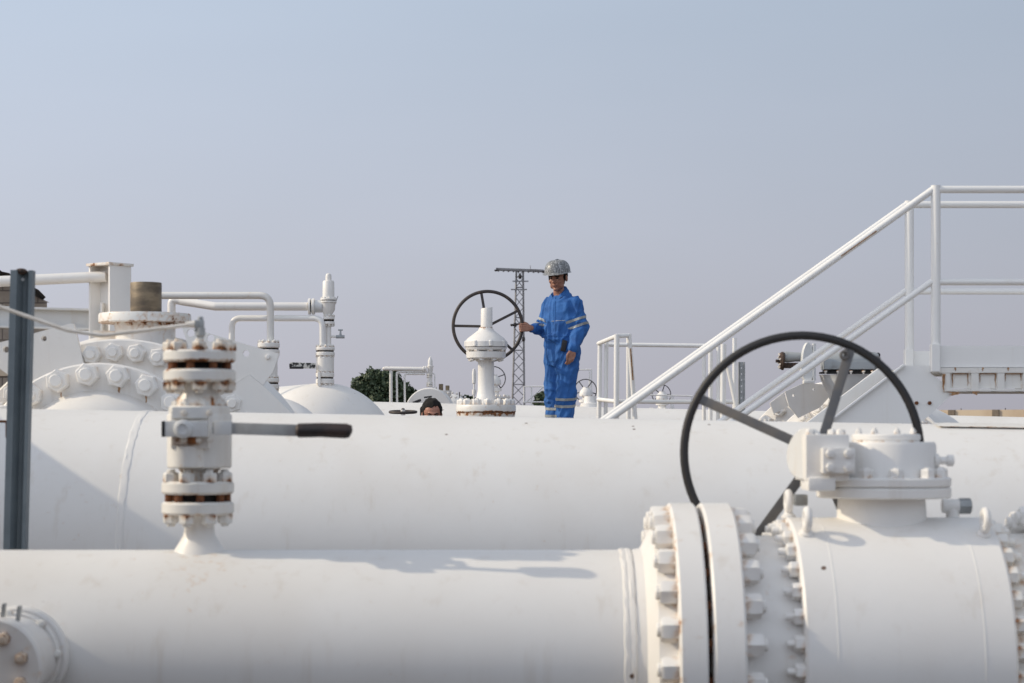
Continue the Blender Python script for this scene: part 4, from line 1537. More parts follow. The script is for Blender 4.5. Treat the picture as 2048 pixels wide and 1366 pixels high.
# ------------------------------------------------------------------ trees
def tree(px, D, w_px, top, base_px, n, label, seed, blobs, leaf=.14):
    r = random.Random(seed)
    s_ = D / F
    root = thing('tree', label, 'tree', Vector(((px - 1024) * s_, D, 0)), 'dark bushy trees beyond the pipes')
    bm = BM()
    z_top = P(0, top, D).z
    for bx_, by_, br_ in blobs:
        c_ = P(bx_, by_, D)
        R0 = br_ * s_
        m_ = int(n * (br_ ** 2) / sum(b[2] ** 2 for b in blobs))
        for _ in range(m_):
            d_ = Vector((r.gauss(0, 1), r.gauss(0, 1), r.gauss(0, 1))).normalized()
            rad_ = R0 * (r.random() ** .33) * (.85 + .3 * noise.noise(d_ * 2.3 + Vector((bx_, by_, seed))))
            p_ = c_ + d_ * rad_
            nrm_ = (d_ + Vector((r.gauss(0, .6), r.gauss(0, .6), r.gauss(0, .6) + .4))).normalized()
            u_, v_, _n = frame(nrm_)
            a_ = r.uniform(0, pi)
            u2 = u_ * math.cos(a_) + v_ * math.sin(a_)
            v2 = _n.cross(u2)
            l_ = leaf * r.uniform(.6, 1.3)
            q_ = [p_ - u2 * l_ * .5, p_ + v2 * l_ * .28, p_ + u2 * l_ * .5, p_ - v2 * l_ * .28]
            bm.faces.new([bm.verts.new(x) for x in q_])
    part('crown', bm, 'leaf', root, smooth=False)
    bm = BM()
    b0 = Vector(((px - 1024) * s_, D, 0))
    zc_ = min(P(0, b[1], D).z for b in blobs)
    tube(bm, [b0, b0 + Vector((.05, 0, zc_ * .5)), b0 + Vector((0, .05, zc_))], [.16, .12, .09], 10)
    for bx_, by_, br_ in blobs:
        tube(bm, [b0 + Vector((.03, 0, zc_ * .6)), (b0 + P(bx_, by_, D)) / 2 + Vector((0, 0, .2)), P(bx_, by_, D)], [.07, .05, .02], 6)
    part('trunk', bm, 'trunk', root)


tree(770, 60, 150, 730, 830, 15000, 'wide dark green tree behind the distant header pipe', 3,
     [(722, 775, 24), (745, 760, 29), (775, 765, 34), (800, 785, 32), (826, 805, 28), (712, 800, 26), (755, 800, 40), (845, 822, 22), (765, 835, 45), (800, 835, 40), (725, 835, 36)])
tree(930, 66, 50, 785, 830, 3000, 'low dark tree top left of the tall valve column', 5, [(930, 803, 14), (946, 806, 14), (920, 812, 12), (935, 825, 18)])
tree(1080, 66, 40, 778, 830, 3000, 'low dark tree top between the pylon and the worker', 9, [(1082, 797, 14), (1092, 793, 14), (1074, 805, 10), (1085, 818, 18)])

# ------------------------------------------------------------------ beige boundary wall at the right
DWl = 130
wl2 = thing('boundary_wall', 'long beige precast wall far behind the platform at the right', 'wall', P(2000, 0, DWl) * 1 - Vector((0, 0, P(2000, 0, DWl).z)))
sW = DWl / F
zw = P(0, 820, DWl).z
wd_ = Vector((math.cos(R_(33)), -math.sin(R_(33)), 0))             # runs towards the camera to the right
wn_ = Vector((-wd_.y, wd_.x, 0)) * -1
w0_ = Vector((P(1905, 0, DWl).x, DWl, 0))
wrot = Matrix((wd_, -wn_, Vector((0, 0, 1)))).transposed()
for i in range(-4, 9):
    c_ = w0_ + wd_ * (i + .5) * 2.95
    bm = BM()
    box(bm, (c_.x, c_.y, zw / 2), (2.53, .2, zw), wrot)
    part('panel', bm, 'precast', wl2, smooth=False)
    c_ = w0_ + wd_ * i * 2.95 + wn_ * .06
    bm = BM()
    box(bm, (c_.x, c_.y, zw / 2 + .003), (.44, .34, zw + .01), wrot, .01)
    part('pier', bm, 'pier', wl2, smooth=False)
    c_ = c_ + wd_ * .6
    bm = BM()
    tube(bm, [Vector((c_.x, c_.y, zw - .05)), Vector((c_.x, c_.y, zw + .1))], .03, 5)
    part('spike', bm, 'black', wl2)

# ------------------------------------------------------------------ stair and platform over the pipe at the right
DS, DS2 = 10.5, 11.2
sS = DS / F
st2 = thing('stair_platform', 'white steel stair with double handrails up to a railed platform at the right', 'stair', P(1700, 1433, DS))


def SP(px, py, far=False):
    """A point of the near side plane; far = the same point on the other side of the stair."""
    p = P(px, py, DS)
    if far:
        p.y = DS2
    return p


def mesh_tubes(name, ptslist, r, mat='clean', parent=None, seg=16):
    for pl_ in ptslist:
        part(name, tube(BM(), pl_, r, seg), mat, parent)


for far in (False, True):
    slope = (835 - 380) / (1225 - 1866)
    lowx = 900
    mesh_tubes('handrail', [[SP(1866, 379, far), SP(lowx, 379 + (lowx - 1866) * slope, far)]], .0185, 'clean', st2)
    sl2 = (826 - 563) / (1488 - 1861)
    mesh_tubes('mid_rail', [[SP(1864, 563, far), SP(1000, 563 + (1000 - 1864) * sl2, far)]], .0165, 'clean', st2)
    mesh_tubes('post', [[SP(1871.5, 371, far), SP(1871.5, 740, far)]], .0255, 'clean', st2)
    mesh_tubes('top_rail', [[SP(1872, 379, far), SP(2700, 379, far)]], .0195, 'clean', st2)
    mesh_tubes('mid_rail', [[SP(1872, 564, far), SP(2700, 565, far)]], .0175, 'clean', st2)
    for px in (2330, 2690):
        mesh_tubes('post', [[SP(px, 379, far), SP(px, 740, far)]], .0255, 'clean', st2)
    x_ = 1000
    while x_ < 1700 and False:
        x_ += 1
    poly = [(1808, 731), (1861.5, 731), (1862, 747), (1911, 783), (1858, 832), (1062, 1433), (881, 1433)]
    yy = DS2 if far else DS
    bm = BM()
    prism(bm, [SP(x, y, far) for x, y in poly], (0, .012, 0))
    part('stringer', bm, 'clean', st2, smooth=False)
    bm = BM()
    a_, b_ = SP(1808, 731, far), SP(881, 1433, far)
    bar(bm, a_ + Vector((0, .03 if far else -.03 + .03, .004)), b_ + Vector((0, .03 if far else 0, .004)), .05, .008, (.6, 0, .8), .001)
    part('stringer_edge', bm, 'clean', st2, smooth=False)
    bm = BM()
    box(bm, (SP(2290, 0).x, yy + (.004 if not far else -.0), SP(0, 713).z), (SP(2710, 0).x - SP(1865, 0).x, .008, SP(0, 692).z - SP(0, 735).z), None, .001)
    part('toe_board', bm, 'clean', st2, smooth=False)
    bm = BM()
    box(bm, SP(1869, 716, far) + Vector((0, -.0085, 0)), (.044, .05, .145), None, .002)
    part('post_socket', bm, 'clean', st2, smooth=False)
for px, py in ((1833, 806), (1859, 806)):
    copy_part('bolt', nut_mesh('rust', .018, .010, .006, .004), st2, SP(px, py), Vector((0, 0, 1)).rotation_difference(Vector(YN)))
for i in range(12):
    t = (i + .5) / 12
    c_ = SP(1840 + (975 - 1840) * t, 800 + (1433 - 800) * t)
    bm = BM()
    box(bm, (c_.x, (DS + DS2) / 2 + .008, c_.z), (.24, DS2 - DS - .03, .03), None, .003)
    part('tread', bm, 'offwhite', st2, smooth=False)
# platform side frame with rusty pockets
xl_, xr2 = SP(1886, 0).x, SP(2700, 0).x
for far in (False, True):
    yy = (DS2 - .012) if far else DS
    bm = BM()
    box(bm, ((xl_ - .055 + xr2) / 2, yy, SP(0, 741).z), (xr2 - xl_ + .06, .03, .026), None, .002)
    box(bm, ((xl_ + xr2) / 2, yy, SP(0, 780.5).z), (xr2 - xl_, .03, .012), None, .002)
    for x0_ in (1892, 1949, 2001, 2052, 2104, 2156, 2208, 2260):
        box(bm, (SP(x0_, 0).x, yy + .001, SP(0, 761).z), (.038, .026, .09), None, .002)
    part('side_frame', bm, 'worn', st2, smooth=False)
bm = BM()
box(bm, ((xl_ + xr2) / 2, DS + .008, SP(0, 760).z), (xr2 - xl_, .008, .090))
L = bm.verts.layers.float['rust']
part('web_plate', bm, 'worn', st2, smooth=False)


def run(*a_, mat='rust'):
    b_ = BM()
    streak(b_, *a_)
    part('rust_streak', b_, mat, st2, smooth=False)


for x0_ in (1905, 1960, 2011, 2063):
    for j in (0, 5):
        run((SP(x0_ + j * 6.2, 0).x, DS + .003, SP(0, 748).z), rnd.uniform(.03, .075), .008, mat='stain')
    b_ = BM()
    box(b_, (SP(x0_ + 16, 0).x, DS + .0005, SP(0, 747.3).z), (.082, .025, .003))
    part('rusty_edge', b_, 'stain', st2, smooth=False)
    run((SP(x0_ + 4, 0).x, DS - .017, SP(0, 735).z), .02, .012, mat='stain')
for px, py, ln_, wd_ in ((1886, 748, .10, .02), (1950, 783, .02, .05), (1905, 784, .02, .08)):
    run(SP(px, py) + Vector((0, -.018, 0)), ln_, wd_, mat='stain')
bm = BM()
box(bm, ((xl_ + xr2) / 2 - .1, (DS + DS2) / 2, SP(0, 738).z), (xr2 - xl_ + .1, DS2 - DS - .05, .02))
part('deck', bm, 'offwhite', st2, smooth=False)
for px in (2280, 2660):
    for yy in (DS + .06, DS2 - .06):
        bm = BM()
        zt3 = SP(0, 786).z
        box(bm, (SP(px, 0).x, yy, zt3 / 2), (.08, .08, zt3), None, .004)
        part('leg', bm, 'clean', st2, smooth=False)
bm = BM()
a_, b_ = SP(1752, 461) + Vector((0, -.0180, -.004)), SP(1681, 511.4) + Vector((0, -.0180, -.004))
bar(bm, a_, b_, .006, .002, (0, -1, 0), 0)
part('rust_line', bm, 'stain', st2, smooth=False)

# ------------------------------------------------------------------ stile railing beyond the main pipe
DQ = 14.2
sq = thing('stile_railing', 'white tubular railing with gate end and slanting posts left of the stair', 'railing', P(1340, 1000, DQ))
q_ = lambda x, y, d=0: P(x, y, DQ + d)
zz0 = 940


def qt(name, pts, r):
    part(name, tube(BM(), [q_(*p) for p in pts], r, 14), 'clean', sq)


qt('post', [(1200, 684, .0), (1196.5, zz0, 0)], .0165)
qt('post', [(1213, 680, .0), (1210, zz0, 0)], .0145)
qt('post', [(1233.5, 669, -.4), (1232, zz0, -.4)], .0190)
qt('post', [(1257, 671, .2), (1257, zz0, .2)], .0165)
qt('post', [(1258, 668, -.35), (1272, 860, -.3), (1274, zz0, -.3)], .0165)
qt('rail', [(1197, 687, 0), (1233, 672, -.4), (1259, 671, -.35)], .0150)
qt('rail', [(1212, 689, .1), (1412, 691.5, .1)], .0150)
qt('mid_rail', [(1197, 799, 0), (1232, 803, -.4)], .0150)
qt('mid_rail', [(1232, 803, -.35), (1482, 804, .1)], .0150)
qt('post', [(1408, 692, .1), (1408, zz0, .1)], .0140)
qt('post', [(1421, 700, -.2), (1421, zz0, -.2)], .0150)
qt('post', [(1437, 694, .1), (1436, zz0, .1)], .0145)
qt('post', [(1447, 688, -.3), (1445, zz0, -.3)], .0200)
qt('post', [(1469, 676, .3), (1469, zz0, .3)], .0150)
qt('post', [(1456, 735, -.1), (1475, 826, -.1), (1498, zz0, -.1)], .0160)
qt('base_rail', [(1190, zz0, 0), (1500, zz0, 0)], .03)
bm = BM()
bar(bm, q_(1261, 697, -.38), q_(1266, 760, -.36), .010, .004, (0, -1, 0), 0)
part('rust_patch', bm, 'stain', sq, smooth=False)
for i in range(4):
    qt('leg', [(1210 + 90 * i, zz0, 0), (1210 + 90 * i, 862 + 1.5 * F / DQ, 0)], .03)
us = thing('slotted_strut', 'galvanised slotted strut standing upright between the stair handrails', 'post', P(1482, 1000, 12.5))
bm = BM()
k5 = 12.5 / F
hl = [circle_pts(P(1483, 736 + 12 * i, 12.5), 1.3 * k5, (1, 0, 0), (0, 0, 1), 8) for i in range(9)]
prism(bm, [P(1479, 724, 12.5), P(1487, 724, 12.5), P(1487, 980, 12.5), P(1479, 980, 12.5)], (0, .004, 0), hl)
box(bm, P(1477.8, 852, 12.53), (.006, .06, 256 * k5))
box(bm, P(1488.2, 852, 12.53), (.006, .06, 256 * k5))
part('strut', bm, 'galv', us, smooth=False)
bm = BM()
box(bm, P(1483, 1140, 12.53), (.05, .05, 1433 * 0 + .5))
part('foot', bm, 'galv', us, smooth=False)


# ------------------------------------------------------------------ people
def blob(bm, a, b, ra, rb, seg=14):
    """Tapered limb piece with round ends."""
    a, b = Vector(a), Vector(b)
    ln = (b - a).length
    if ln < 1e-5:
        return sphere(bm, a, ra, seg=seg)
    pr = [(-ra * math.cos(pi / 2 * i / 4), ra * math.sin(pi / 2 * i / 4)) for i in range(5)]
    pr += [(ln + rb * math.sin(pi / 2 * i / 4), rb * math.cos(pi / 2 * i / 4)) for i in range(5)]
    pr[0] = (-ra, 0)
    pr[-1] = (ln + rb, 0)
    lathe(bm, pr, a, b - a, seg)
    return bm


def chain(bm, pts, rs):
    for i in range(len(pts) - 1):
        blob(bm, pts[i], pts[i + 1], rs[i], rs[i + 1])


def loft(bm, rings, seg=24):
    """Closed skin through ellipses: (centre, half-width vector, half-depth vector)."""
    prev = None
    for c, ux, uy in rings:
        ring = [bm.verts.new(Vector(c) + Vector(ux) * math.cos(2 * pi * i / seg) + Vector(uy) * math.sin(2 * pi * i / seg)) for i in range(seg)]
        if prev:
            for i in range(seg):
                bm.faces.new((prev[i], prev[(i + 1) % seg], ring[(i + 1) % seg], ring[i]))
        else:
            bm.faces.new(ring[::-1])
        prev = ring
    bm.faces.new(prev)


def fuse(bm, voxel, smooth_it=3, fac=.5):
    """Union of all pieces in bm as one continuous skin; returns a new bmesh."""
    bmesh.ops.recalc_face_normals(bm, faces=bm.faces)
    me = bpy.data.meshes.new('tmp')
    bm.to_mesh(me)
    bm.free()
    o = bpy.data.objects.new('tmp', me)
    col.objects.link(o)
    m = o.modifiers.new('r', 'REMESH')
    m.mode = 'VOXEL'
    m.voxel_size = voxel
    s_ = o.modifiers.new('s', 'SMOOTH')
    s_.iterations = smooth_it
    s_.factor = fac
    dg = bpy.context.evaluated_depsgraph_get()
    nm_ = bpy.data.meshes.new_from_object(o.evaluated_get(dg))
    bpy.data.objects.remove(o)
    out = BM()
    out.from_mesh(nm_)
    if 'rust' not in out.verts.layers.float:
        out.verts.layers.float.new('rust')
    bpy.data.meshes.remove(nm_)
    bpy.data.meshes.remove(me)
    return out


def head_parts(bm, c, Rm, s=1.0):
    """Skull, jaw and features around c (centre of the skull); Rm turns a head that looks along -Y."""
    T = lambda x, y, z: Vector(c) + Rm @ Vector((x * s, y * s, z * s))

    def el(x, y, z, rx, ry, rz, seg=18):
        sphere(bm, T(x, y, z), rx * s, ry * s, rz * s, seg, Rm)
    el(0, .012, .028, .076, .096, .088)                 # skull
    el(0, -.018, -.025, .066, .072, .085)               # face
    el(0, -.036, -.082, .040, .042, .034)               # jaw
    el(0, -.066, -.098, .022, .020, .018)               # chin
    el(-.042, -.030, -.068, .022, .034, .030)
    el(.042, -.030, -.068, .022, .034, .030)
    el(-.040, -.062, -.026, .022, .020, .018)           # cheekbones
    el(.040, -.062, -.026, .022, .020, .018)
    el(0, -.082, .020, .050, .012, .010)                # brow
    blob(bm, T(0, -.086, .008), T(0, -.110, -.028), .009 * s, .013 * s)     # nose
    el(-.011, -.098, -.032, .010, .012, .008)
    el(.011, -.098, -.032, .010, .012, .008)
    el(0, -.088, -.056, .024, .012, .007)               # lips
    el(0, -.086, -.068, .021, .012, .008)
    for sx in (-1, 1):
        el(sx * .079, .012, -.010, .010, .022, .032)    # ears
    return T


def face_marks(parent, T, Rm, s=1.0):
    for sx in (-1, 1):
        bm = BM()
        sphere(bm, T(sx * .031, -.082, .004), .0135 * s, .008 * s, .0065 * s, 12, Rm)
        part('eye', bm, 'eye', parent)
        bm = BM()
        tube(bm, [T(sx * .012, -.092, .018), T(sx * .032, -.092, .023), T(sx * .052, -.078, .016)], [.004 * s, .0055 * s, .003 * s], 8)
        part('eyebrow', bm, 'hair', parent)
    bm = BM()
    tube(bm, [T(-.024, -.090, -.063), T(0, -.1005, -.0615), T(.024, -.090, -.063)], [.002, .0035, .002], 8)
    part('mouth', bm, 'lip', parent)


def fingers(bm, joints, rs=(.0095, .009, .0085, .0072)):
    for f in joints:
        chain(bm, f, rs)


def folds(bm, amp, seed, zones=()):
    """Cloth creases: push the skin along its normals with stretched noise, stronger near the joints."""
    bm.normal_update()
    mv = []
    for v in bm.verts:
        p = v.co
        k = .22
        for c, r in zones:
            k = max(k, 1.25 - (p - c).length / r)
        w1 = Vector((noise.noise(p * 5 + Vector((seed, 0, 0))), 0, noise.noise(p * 5 + Vector((0, seed, 4))))) * .5
        q = Vector((p.x * 7 + p.z * 5 + seed, p.y * 6, p.z * 10 - p.x * 4)) + w1
        q2 = Vector((p.x * 17 - p.z * 3 - seed, p.y * 13, p.z * 3.2)) + w1
        r1 = (1 - abs(noise.noise(q)) * 2.2)
        r2 = (1 - abs(noise.noise(q2)) * 2.2)
        r1 = max(0, r1) ** 2
        r2 = max(0, r2) ** 2
        mv.append(v.normal * amp * (k * 1.25 * r1 + .75 * r2 - .45))
    for v, m in zip(bm.verts, mv):
        v.co += m
    for _k in range(3):
        bmesh.ops.smooth_vert(bm, verts=bm.verts, factor=.5, use_axis_x=True, use_axis_y=True, use_axis_z=True)


# the worker at the wheel -------------------------------------------------------------------
DW = 19.72
W_ = lambda px, py, d=0.0: Vector(((px - 1024) / F * DW, DW + d, H - (py - HY) / F * DW))
sW_ = DW / F
Rh = Matrix.Rotation(R_(-25), 3, 'Z') @ Matrix.Rotation(R_(11), 3, 'X')       # looks left of the camera
hc = W_(1115.5, 555.5, -.03)
HS = 1.10
ctr = W_(1123, 640)
f_dir = Matrix.Rotation(R_(-36), 3, 'Z') @ Vector((0, -1, 0))               # chest direction
r_dir = Matrix.Rotation(R_(-36), 3, 'Z') @ Vector((1, 0, 0))                # towards his left (image right)
wheel_pt = wM + Vector((69.2 * (DM + .24) / F, 0, 0)) * 1.0
wheel_pt = Vector((wM.x + 69.2 * (DM + .24) / F * math.cos(R_(1)), wM.y + .03, wM.z - .012))

wrist_r = wheel_pt + Vector((.088, .005, -.008))
elb_r = W_(1083, 657, .12)
sh_r = W_(1100, 607, .09)
sh_l = W_(1148, 608, -.08)
elb_l = W_(1160, 658, -.10)
wrist_l = W_(1144, 700, -.24)
hip_l, hip_r = W_(1135, 714, -.05), W_(1110, 714, .05)
kn_l, kn_r = W_(1132, 783, -.08), W_(1107, 783, .02)
an_l, an_r = W_(1129, 866, -.02), W_(1110, 866, .06)

bm = BM()
Th = head_parts(bm, hc, Rh, HS)
chain(bm, [W_(1117, 570, .02), W_(1118, 588, .03), W_(1122, 604, .03)], [.052, .056, .07])
loft(bm, [(W_(1124, y, 0), r_dir * rx, f_dir * ry) for y, rx, ry in ((592, .07, .05), (600, .15, .08), (618, .165, .10), (650, .15, .105), (680, .14, .10), (705, .145, .10), (722, .12, .09))])
chain(bm, [sh_r, elb_r, wrist_r], [.052, .04, .030])
chain(bm, [sh_l, elb_l, wrist_l], [.052, .04, .030])
chain(bm, [hip_l, kn_l, an_l], [.075, .055, .04])
chain(bm, [hip_r, kn_r, an_r], [.075, .055, .04])
for an in (an_l, an_r):
    blob(bm, an, an + Vector((0, 0, -.03)), .04, .035)
    blob(bm, an + Vector((0, .02, -.05)), an + f_dir * .16 + Vector((0, 0, -.06)), .032, .028)
# right hand closed round the rim
wp = wheel_pt
for i in range(4):
    z = .032 - .0215 * i
    blob(bm, wrist_r + Vector((-.01, -.012, .012 - .008 * i)), wp + Vector((.034, -.020, z)), .020, .0125)
    fl = (.96, 1.05, 1.0, .85)[i]
    a0 = wp + Vector((.032, -.022, z))
    a1 = wp + Vector((-.004, -.0335, z - .002))
    a2 = wp + Vector((-.027 * fl, -.016, z - .004))
    a3 = wp + Vector((-.020 * fl, .014 * fl, z - .004))
    fingers(bm, [[a0, a1, a2, a3]], (.0105, .0100, .0094, .0080))
fingers(bm, [[wrist_r + Vector((-.02, 0, .022)), wp + Vector((.040, .014, .040)), wp + Vector((.012, .024, .050)), wp + Vector((-.012, .022, .048))]], (.014, .0125, .0105, .0085))
# left hand hanging, fingers slightly curled
wlp = wrist_l
dn = (W_(1139, 727, -.26) - wlp).normalized()
sd_ = Vector((1, .25, .08)).normalized()
for i in range(4):
    o1 = (-.030 + .020 * i)
    k0 = wlp + dn * (.082 - .004 * abs(i - 1)) + sd_ * o1
    blob(bm, wlp + sd_ * o1 * .5 + dn * .01, k0, .021, .013)
    L_ = (.072, .080, .075, .060)[i]
    b1 = k0 + dn * L_ * .45 + Vector((-.004, -.006, 0))
    b2 = b1 + (dn + Vector((-.25, .35, 0))).normalized() * L_ * .32
    b3 = b2 + (dn + Vector((-.45, .75, .1))).normalized() * L_ * .25
    fingers(bm, [[k0, b1, b2, b3]])
fingers(bm, [[wlp + dn * .02 - sd_ * .02, wlp + dn * .052 - sd_ * .042 + Vector((0, -.012, 0)), wlp + dn * .082 - sd_ * .046 + Vector((0, -.016, 0)), wlp + dn * .105 - sd_ * .040 + Vector((0, -.014, 0))]],
        (.015, .0125, .0105, .0085))
bm = fuse(bm, .0048, 2)
man = single('person', bm, 'skin', 'man in blue coverall and scuffed silver hard hat, standing with one hand on the handwheel', 'person', Vector((ctr.x, DW, an_l.z - .08)), ang=80)
face_marks(man, Th, Rh, HS)
bm = BM()
sphere(bm, hc + Rh @ Vector((0, .026, .018)), .090, .102, .082, 22, Rh)
for v in bm.verts:
    l_ = Rh.transposed() @ (v.co - hc)
    if l_.y < -.045:
        v.co = hc + Rh @ Vector((l_.x * .95, -.045 + (l_.y + .045) * .1, l_.z))
for sx in (-1, 1):
    blob(bm, hc + HS * Rh @ Vector((sx * .074, -.012, .03)), hc + HS * Rh @ Vector((sx * .073, -.014, -.022)), .009, .006)
part('hair', bm, 'hair', man)
# hard hat
bm = BM()
hb_ = hc + Rh @ Vector((0, .002, .040))
Rt = Rh @ Matrix.Rotation(R_(-3), 3, 'X')
Lr = bm.verts.layers.float['rust']
prev = None
segs = 40
for j in range(13):
    t = j / 12
    ring = []
    for i in range(segs):
        a_ = 2 * pi * i / segs
        ca, sa = math.cos(a_), math.sin(a_)
        rx, ry = .124, .150
        z = .122 * math.sin(pi / 2 * t) ** .92
        kx = math.cos(pi / 2 * t) ** .62 if t < 1 else 0.02
        ring.append(bm.verts.new(hb_ + Rt @ Vector((rx * kx * ca, ry * kx * sa, z + .012))))
    if prev:
        for i in range(segs):
            bm.faces.new((prev[i], prev[(i + 1) % segs], ring[(i + 1) % segs], ring[i]))
    prev = ring
bm.faces.new(prev)
rim0, rim1, rim2 = [], [], []
for i in range(segs):
    a_ = 2 * pi * i / segs
    ca, sa = math.cos(a_), math.sin(a_)
    front = max(0, -sa) ** 2
    e_ = .012 + .034 * front
    rim0.append(bm.verts.new(hb_ + Rt @ Vector((.124 * ca, .150 * sa, .013))))
    rim1.append(bm.verts.new(hb_ + Rt @ Vector(((.124 + e_ * .9) * ca, (.150 + e_) * sa, .004 - .012 * front))))
    rim2.append(bm.verts.new(hb_ + Rt @ Vector((.120 * ca, .146 * sa, .001))))
for i in range(segs):
    j = (i + 1) % segs
    bm.faces.new((rim0[i], rim0[j], rim1[j], rim1[i]))
    bm.faces.new((rim1[i], rim1[j], rim2[j], rim2[i]))
tube(bm, [hb_ + Rt @ Vector((0, .151 * math.cos(t) * (1 if abs(math.cos(t)) > 1e-3 else 1), .014 + .122 * math.sin(t))) for t in [pi * i / 16 for i in range(2, 15)]], .007, 8)
part('hard_hat', bm, 'helmet', man, ang=50)
bm = BM()
for sx in (-1, 1):
    tube(bm, [hc + HS * Rh @ Vector((sx * .082, -.016, .05)), hc + HS * Rh @ Vector((sx * .080, -.018, -.02)), hc + HS * Rh @ Vector((sx * .066, -.022, -.06))], .003, 6)
part('chin_strap', bm, 'black', man)


def sleeve(bm, pts, rs):
    chain(bm, pts, rs)


bm = BM()
loft(bm, [(W_(x, y, d), r_dir * rx, f_dir * ry + Vector((0, 0, -max(0, 600 - y) * .0032))) for x, y, rx, ry, d in (
    (1119, 581, .068, .068, .03), (1120, 587, .090, .080, .02), (1122, 594, .135, .095, .01), (1124, 603, .185, .115, 0), (1124, 616, .200, .132, 0), (1123, 635, .192, .142, 0), (1122, 658, .180, .142, 0),
    (1122, 675, .178, .135, 0), (1123, 690, .186, .142, 0), (1124, 705, .192, .148, 0), (1124, 720, .185, .142, .0), (1123, 732, .15, .12, .0))], 32)
chain(bm, [sh_r, (sh_r + elb_r) / 2, elb_r, (elb_r + wrist_r) / 2, wrist_r + (elb_r - wrist_r).normalized() * .035], [.074, .072, .068, .060, .048])
chain(bm, [sh_l, (sh_l + elb_l) / 2, elb_l, (elb_l + wrist_l) / 2, wrist_l + (elb_l - wrist_l).normalized() * .015], [.074, .077, .077, .068, .054])
chain(bm, [hip_l + Vector((0, 0, .02)), (hip_l + kn_l) / 2, kn_l, (kn_l + an_l) / 2, an_l + Vector((0, 0, .02))], [.118, .112, .098, .094, .086])
chain(bm, [hip_r + Vector((0, 0, .02)), (hip_r + kn_r) / 2, kn_r, (kn_r + an_r) / 2, an_r + Vector((0, 0, .02))], [.112, .102, .088, .082, .078])
rr = random.Random(4)
for k_ in range(5):                                                  # gathered cloth at elbows, waist, crotch, knees
    blob(bm, W_(1094 + 2 * k_, 672 + 3 * k_, -.13), W_(1130, 668 + 6 * k_, -.145), .010, .012)
for el_, dr in ((elb_l, Vector((.5, 0, .3))), (elb_r, Vector((.3, 0, -.5)))):
    for k_ in range(3):
        q = el_ + Vector((rr.uniform(-.02, .02), -.06, .03 - .03 * k_))
        blob(bm, q - dr * .09, q + dr * .09, .012, .016)
for kk in (kn_l, kn_r):
    for k_ in range(4):
        q = kk + Vector((0, -.075, .06 - .05 * k_))
        blob(bm, q + Vector((-.06, .02, -.02)), q + Vector((.06, .02, .025)), .012, .015)
bm = fuse(bm, .0085, 3)
folds(bm, .018, 1.3, [(elb_l, .22), (elb_r, .22), (W_(1122, 685, -.1), .25), (W_(1123, 725, -.1), .22), (kn_l, .2), (kn_r, .2), (an_l, .3), (an_r, .3), (sh_l, .15), (sh_r, .15)])
cov_ = part('coverall', bm, 'blue', man, ang=80)
for v in []:
    pass
# collar, zip flap, pocket zip, belt seam
bm = BM()
nk = W_(1118, 584, .02)
for sgn in (-1, 1):
    a_ = nk + f_dir * .075 + Vector((0, 0, -.050))
    pts_ = [nk - f_dir * .066 + Vector((0, 0, .012)), nk + r_dir * sgn * .078 + Vector((0, 0, .004)), nk + r_dir * sgn * .058 + f_dir * .055 + Vector((0, 0, -.018)), a_ + r_dir * sgn * .030]
    up_ = [.034, .034, .030, .010]
    row0 = [bm.verts.new(p) for p in bend(pts_, .05, 5)]
    n_ = len(row0)
    row1 = [bm.verts.new(v.co + Vector((0, 0, -.030)) + (v.co - nk).normalized() * .028) for v in row0]
    for i in range(n_ - 1):
        bm.faces.new((row0[i], row0[i + 1], row1[i + 1], row1[i]))
bmesh.ops.solidify(bm, geom=bm.faces[:], thickness=.008)
part('collar', bm, 'blue', cov_, ang=60)


def surf(q, dirv, tgt):
    """Where a ray from q along dirv meets the cloth."""
    off = up(tgt)
    dg = bpy.context.evaluated_depsgraph_get()
    ok, loc, nrm_, _i = tgt.ray_cast(q - off, dirv, distance=3)
    return (loc + off, nrm_) if ok else (None, None)


dg = bpy.context.evaluated_depsgraph_get()
dg.update()


def cloth_strip(pts, wd, lift, name, mat, parent):
    """A ribbon laid on the front of the cloth along photo points."""
    bm = BM()
    r0, r1 = [], []
    for i in range(len(pts)):
        a_, b_ = Vector(pts[max(0, i - 1)]), Vector(pts[min(len(pts) - 1, i + 1)])
        d_ = (b_ - a_).normalized()
        nx = Vector((-d_.y, d_.x))
        out = []
        for s_ in (-.5, .5):
            q = W_(pts[i][0] + nx.x * wd * s_, pts[i][1] + nx.y * wd * s_, -1.0)
            loc, _n = surf(q, Vector((0, 1, 0)), cov_)
            out.append(loc + Vector((0, -lift, 0)) if loc else None)
        if None in out:
            continue
        r0.append(bm.verts.new(out[0]))
        r1.append(bm.verts.new(out[1]))
    for i in range(len(r0) - 1):
        bm.faces.new((r0[i], r0[i + 1], r1[i + 1], r1[i]))
    bmesh.ops.solidify(bm, geom=bm.faces[:], thickness=.003)
    return part(name, bm, mat, parent, ang=60)


def band(c, ax, wd, name, n=40, off=.004):
    """Reflective tape wrapped round a limb at c, across its axis ax."""
    u_, v_, ax = frame(ax)
    bm = BM()
    rows = []
    for s_ in (-.5, 0, .5):
        row = []
        for i in range(n):
            a_ = 2 * pi * i / n
            d_ = u_ * math.cos(a_) + v_ * math.sin(a_)
            loc, _n = surf(Vector(c) + ax * wd * s_ + d_ * .16, -d_, cov_)
            if loc is None or (loc - Vector(c)).length > .15:
                loc = Vector(c) + ax * wd * s_ + d_ * .085
            row.append(bm.verts.new(loc + d_ * off))
        rows.append(row)
    for a_, b_ in zip(rows, rows[1:]):
        for i in range(n):
            bm.faces.new((a_[i], a_[(i + 1) % n], b_[(i + 1) % n], b_[i]))
    return part(name, bm, 'silver', cov_, ang=60)


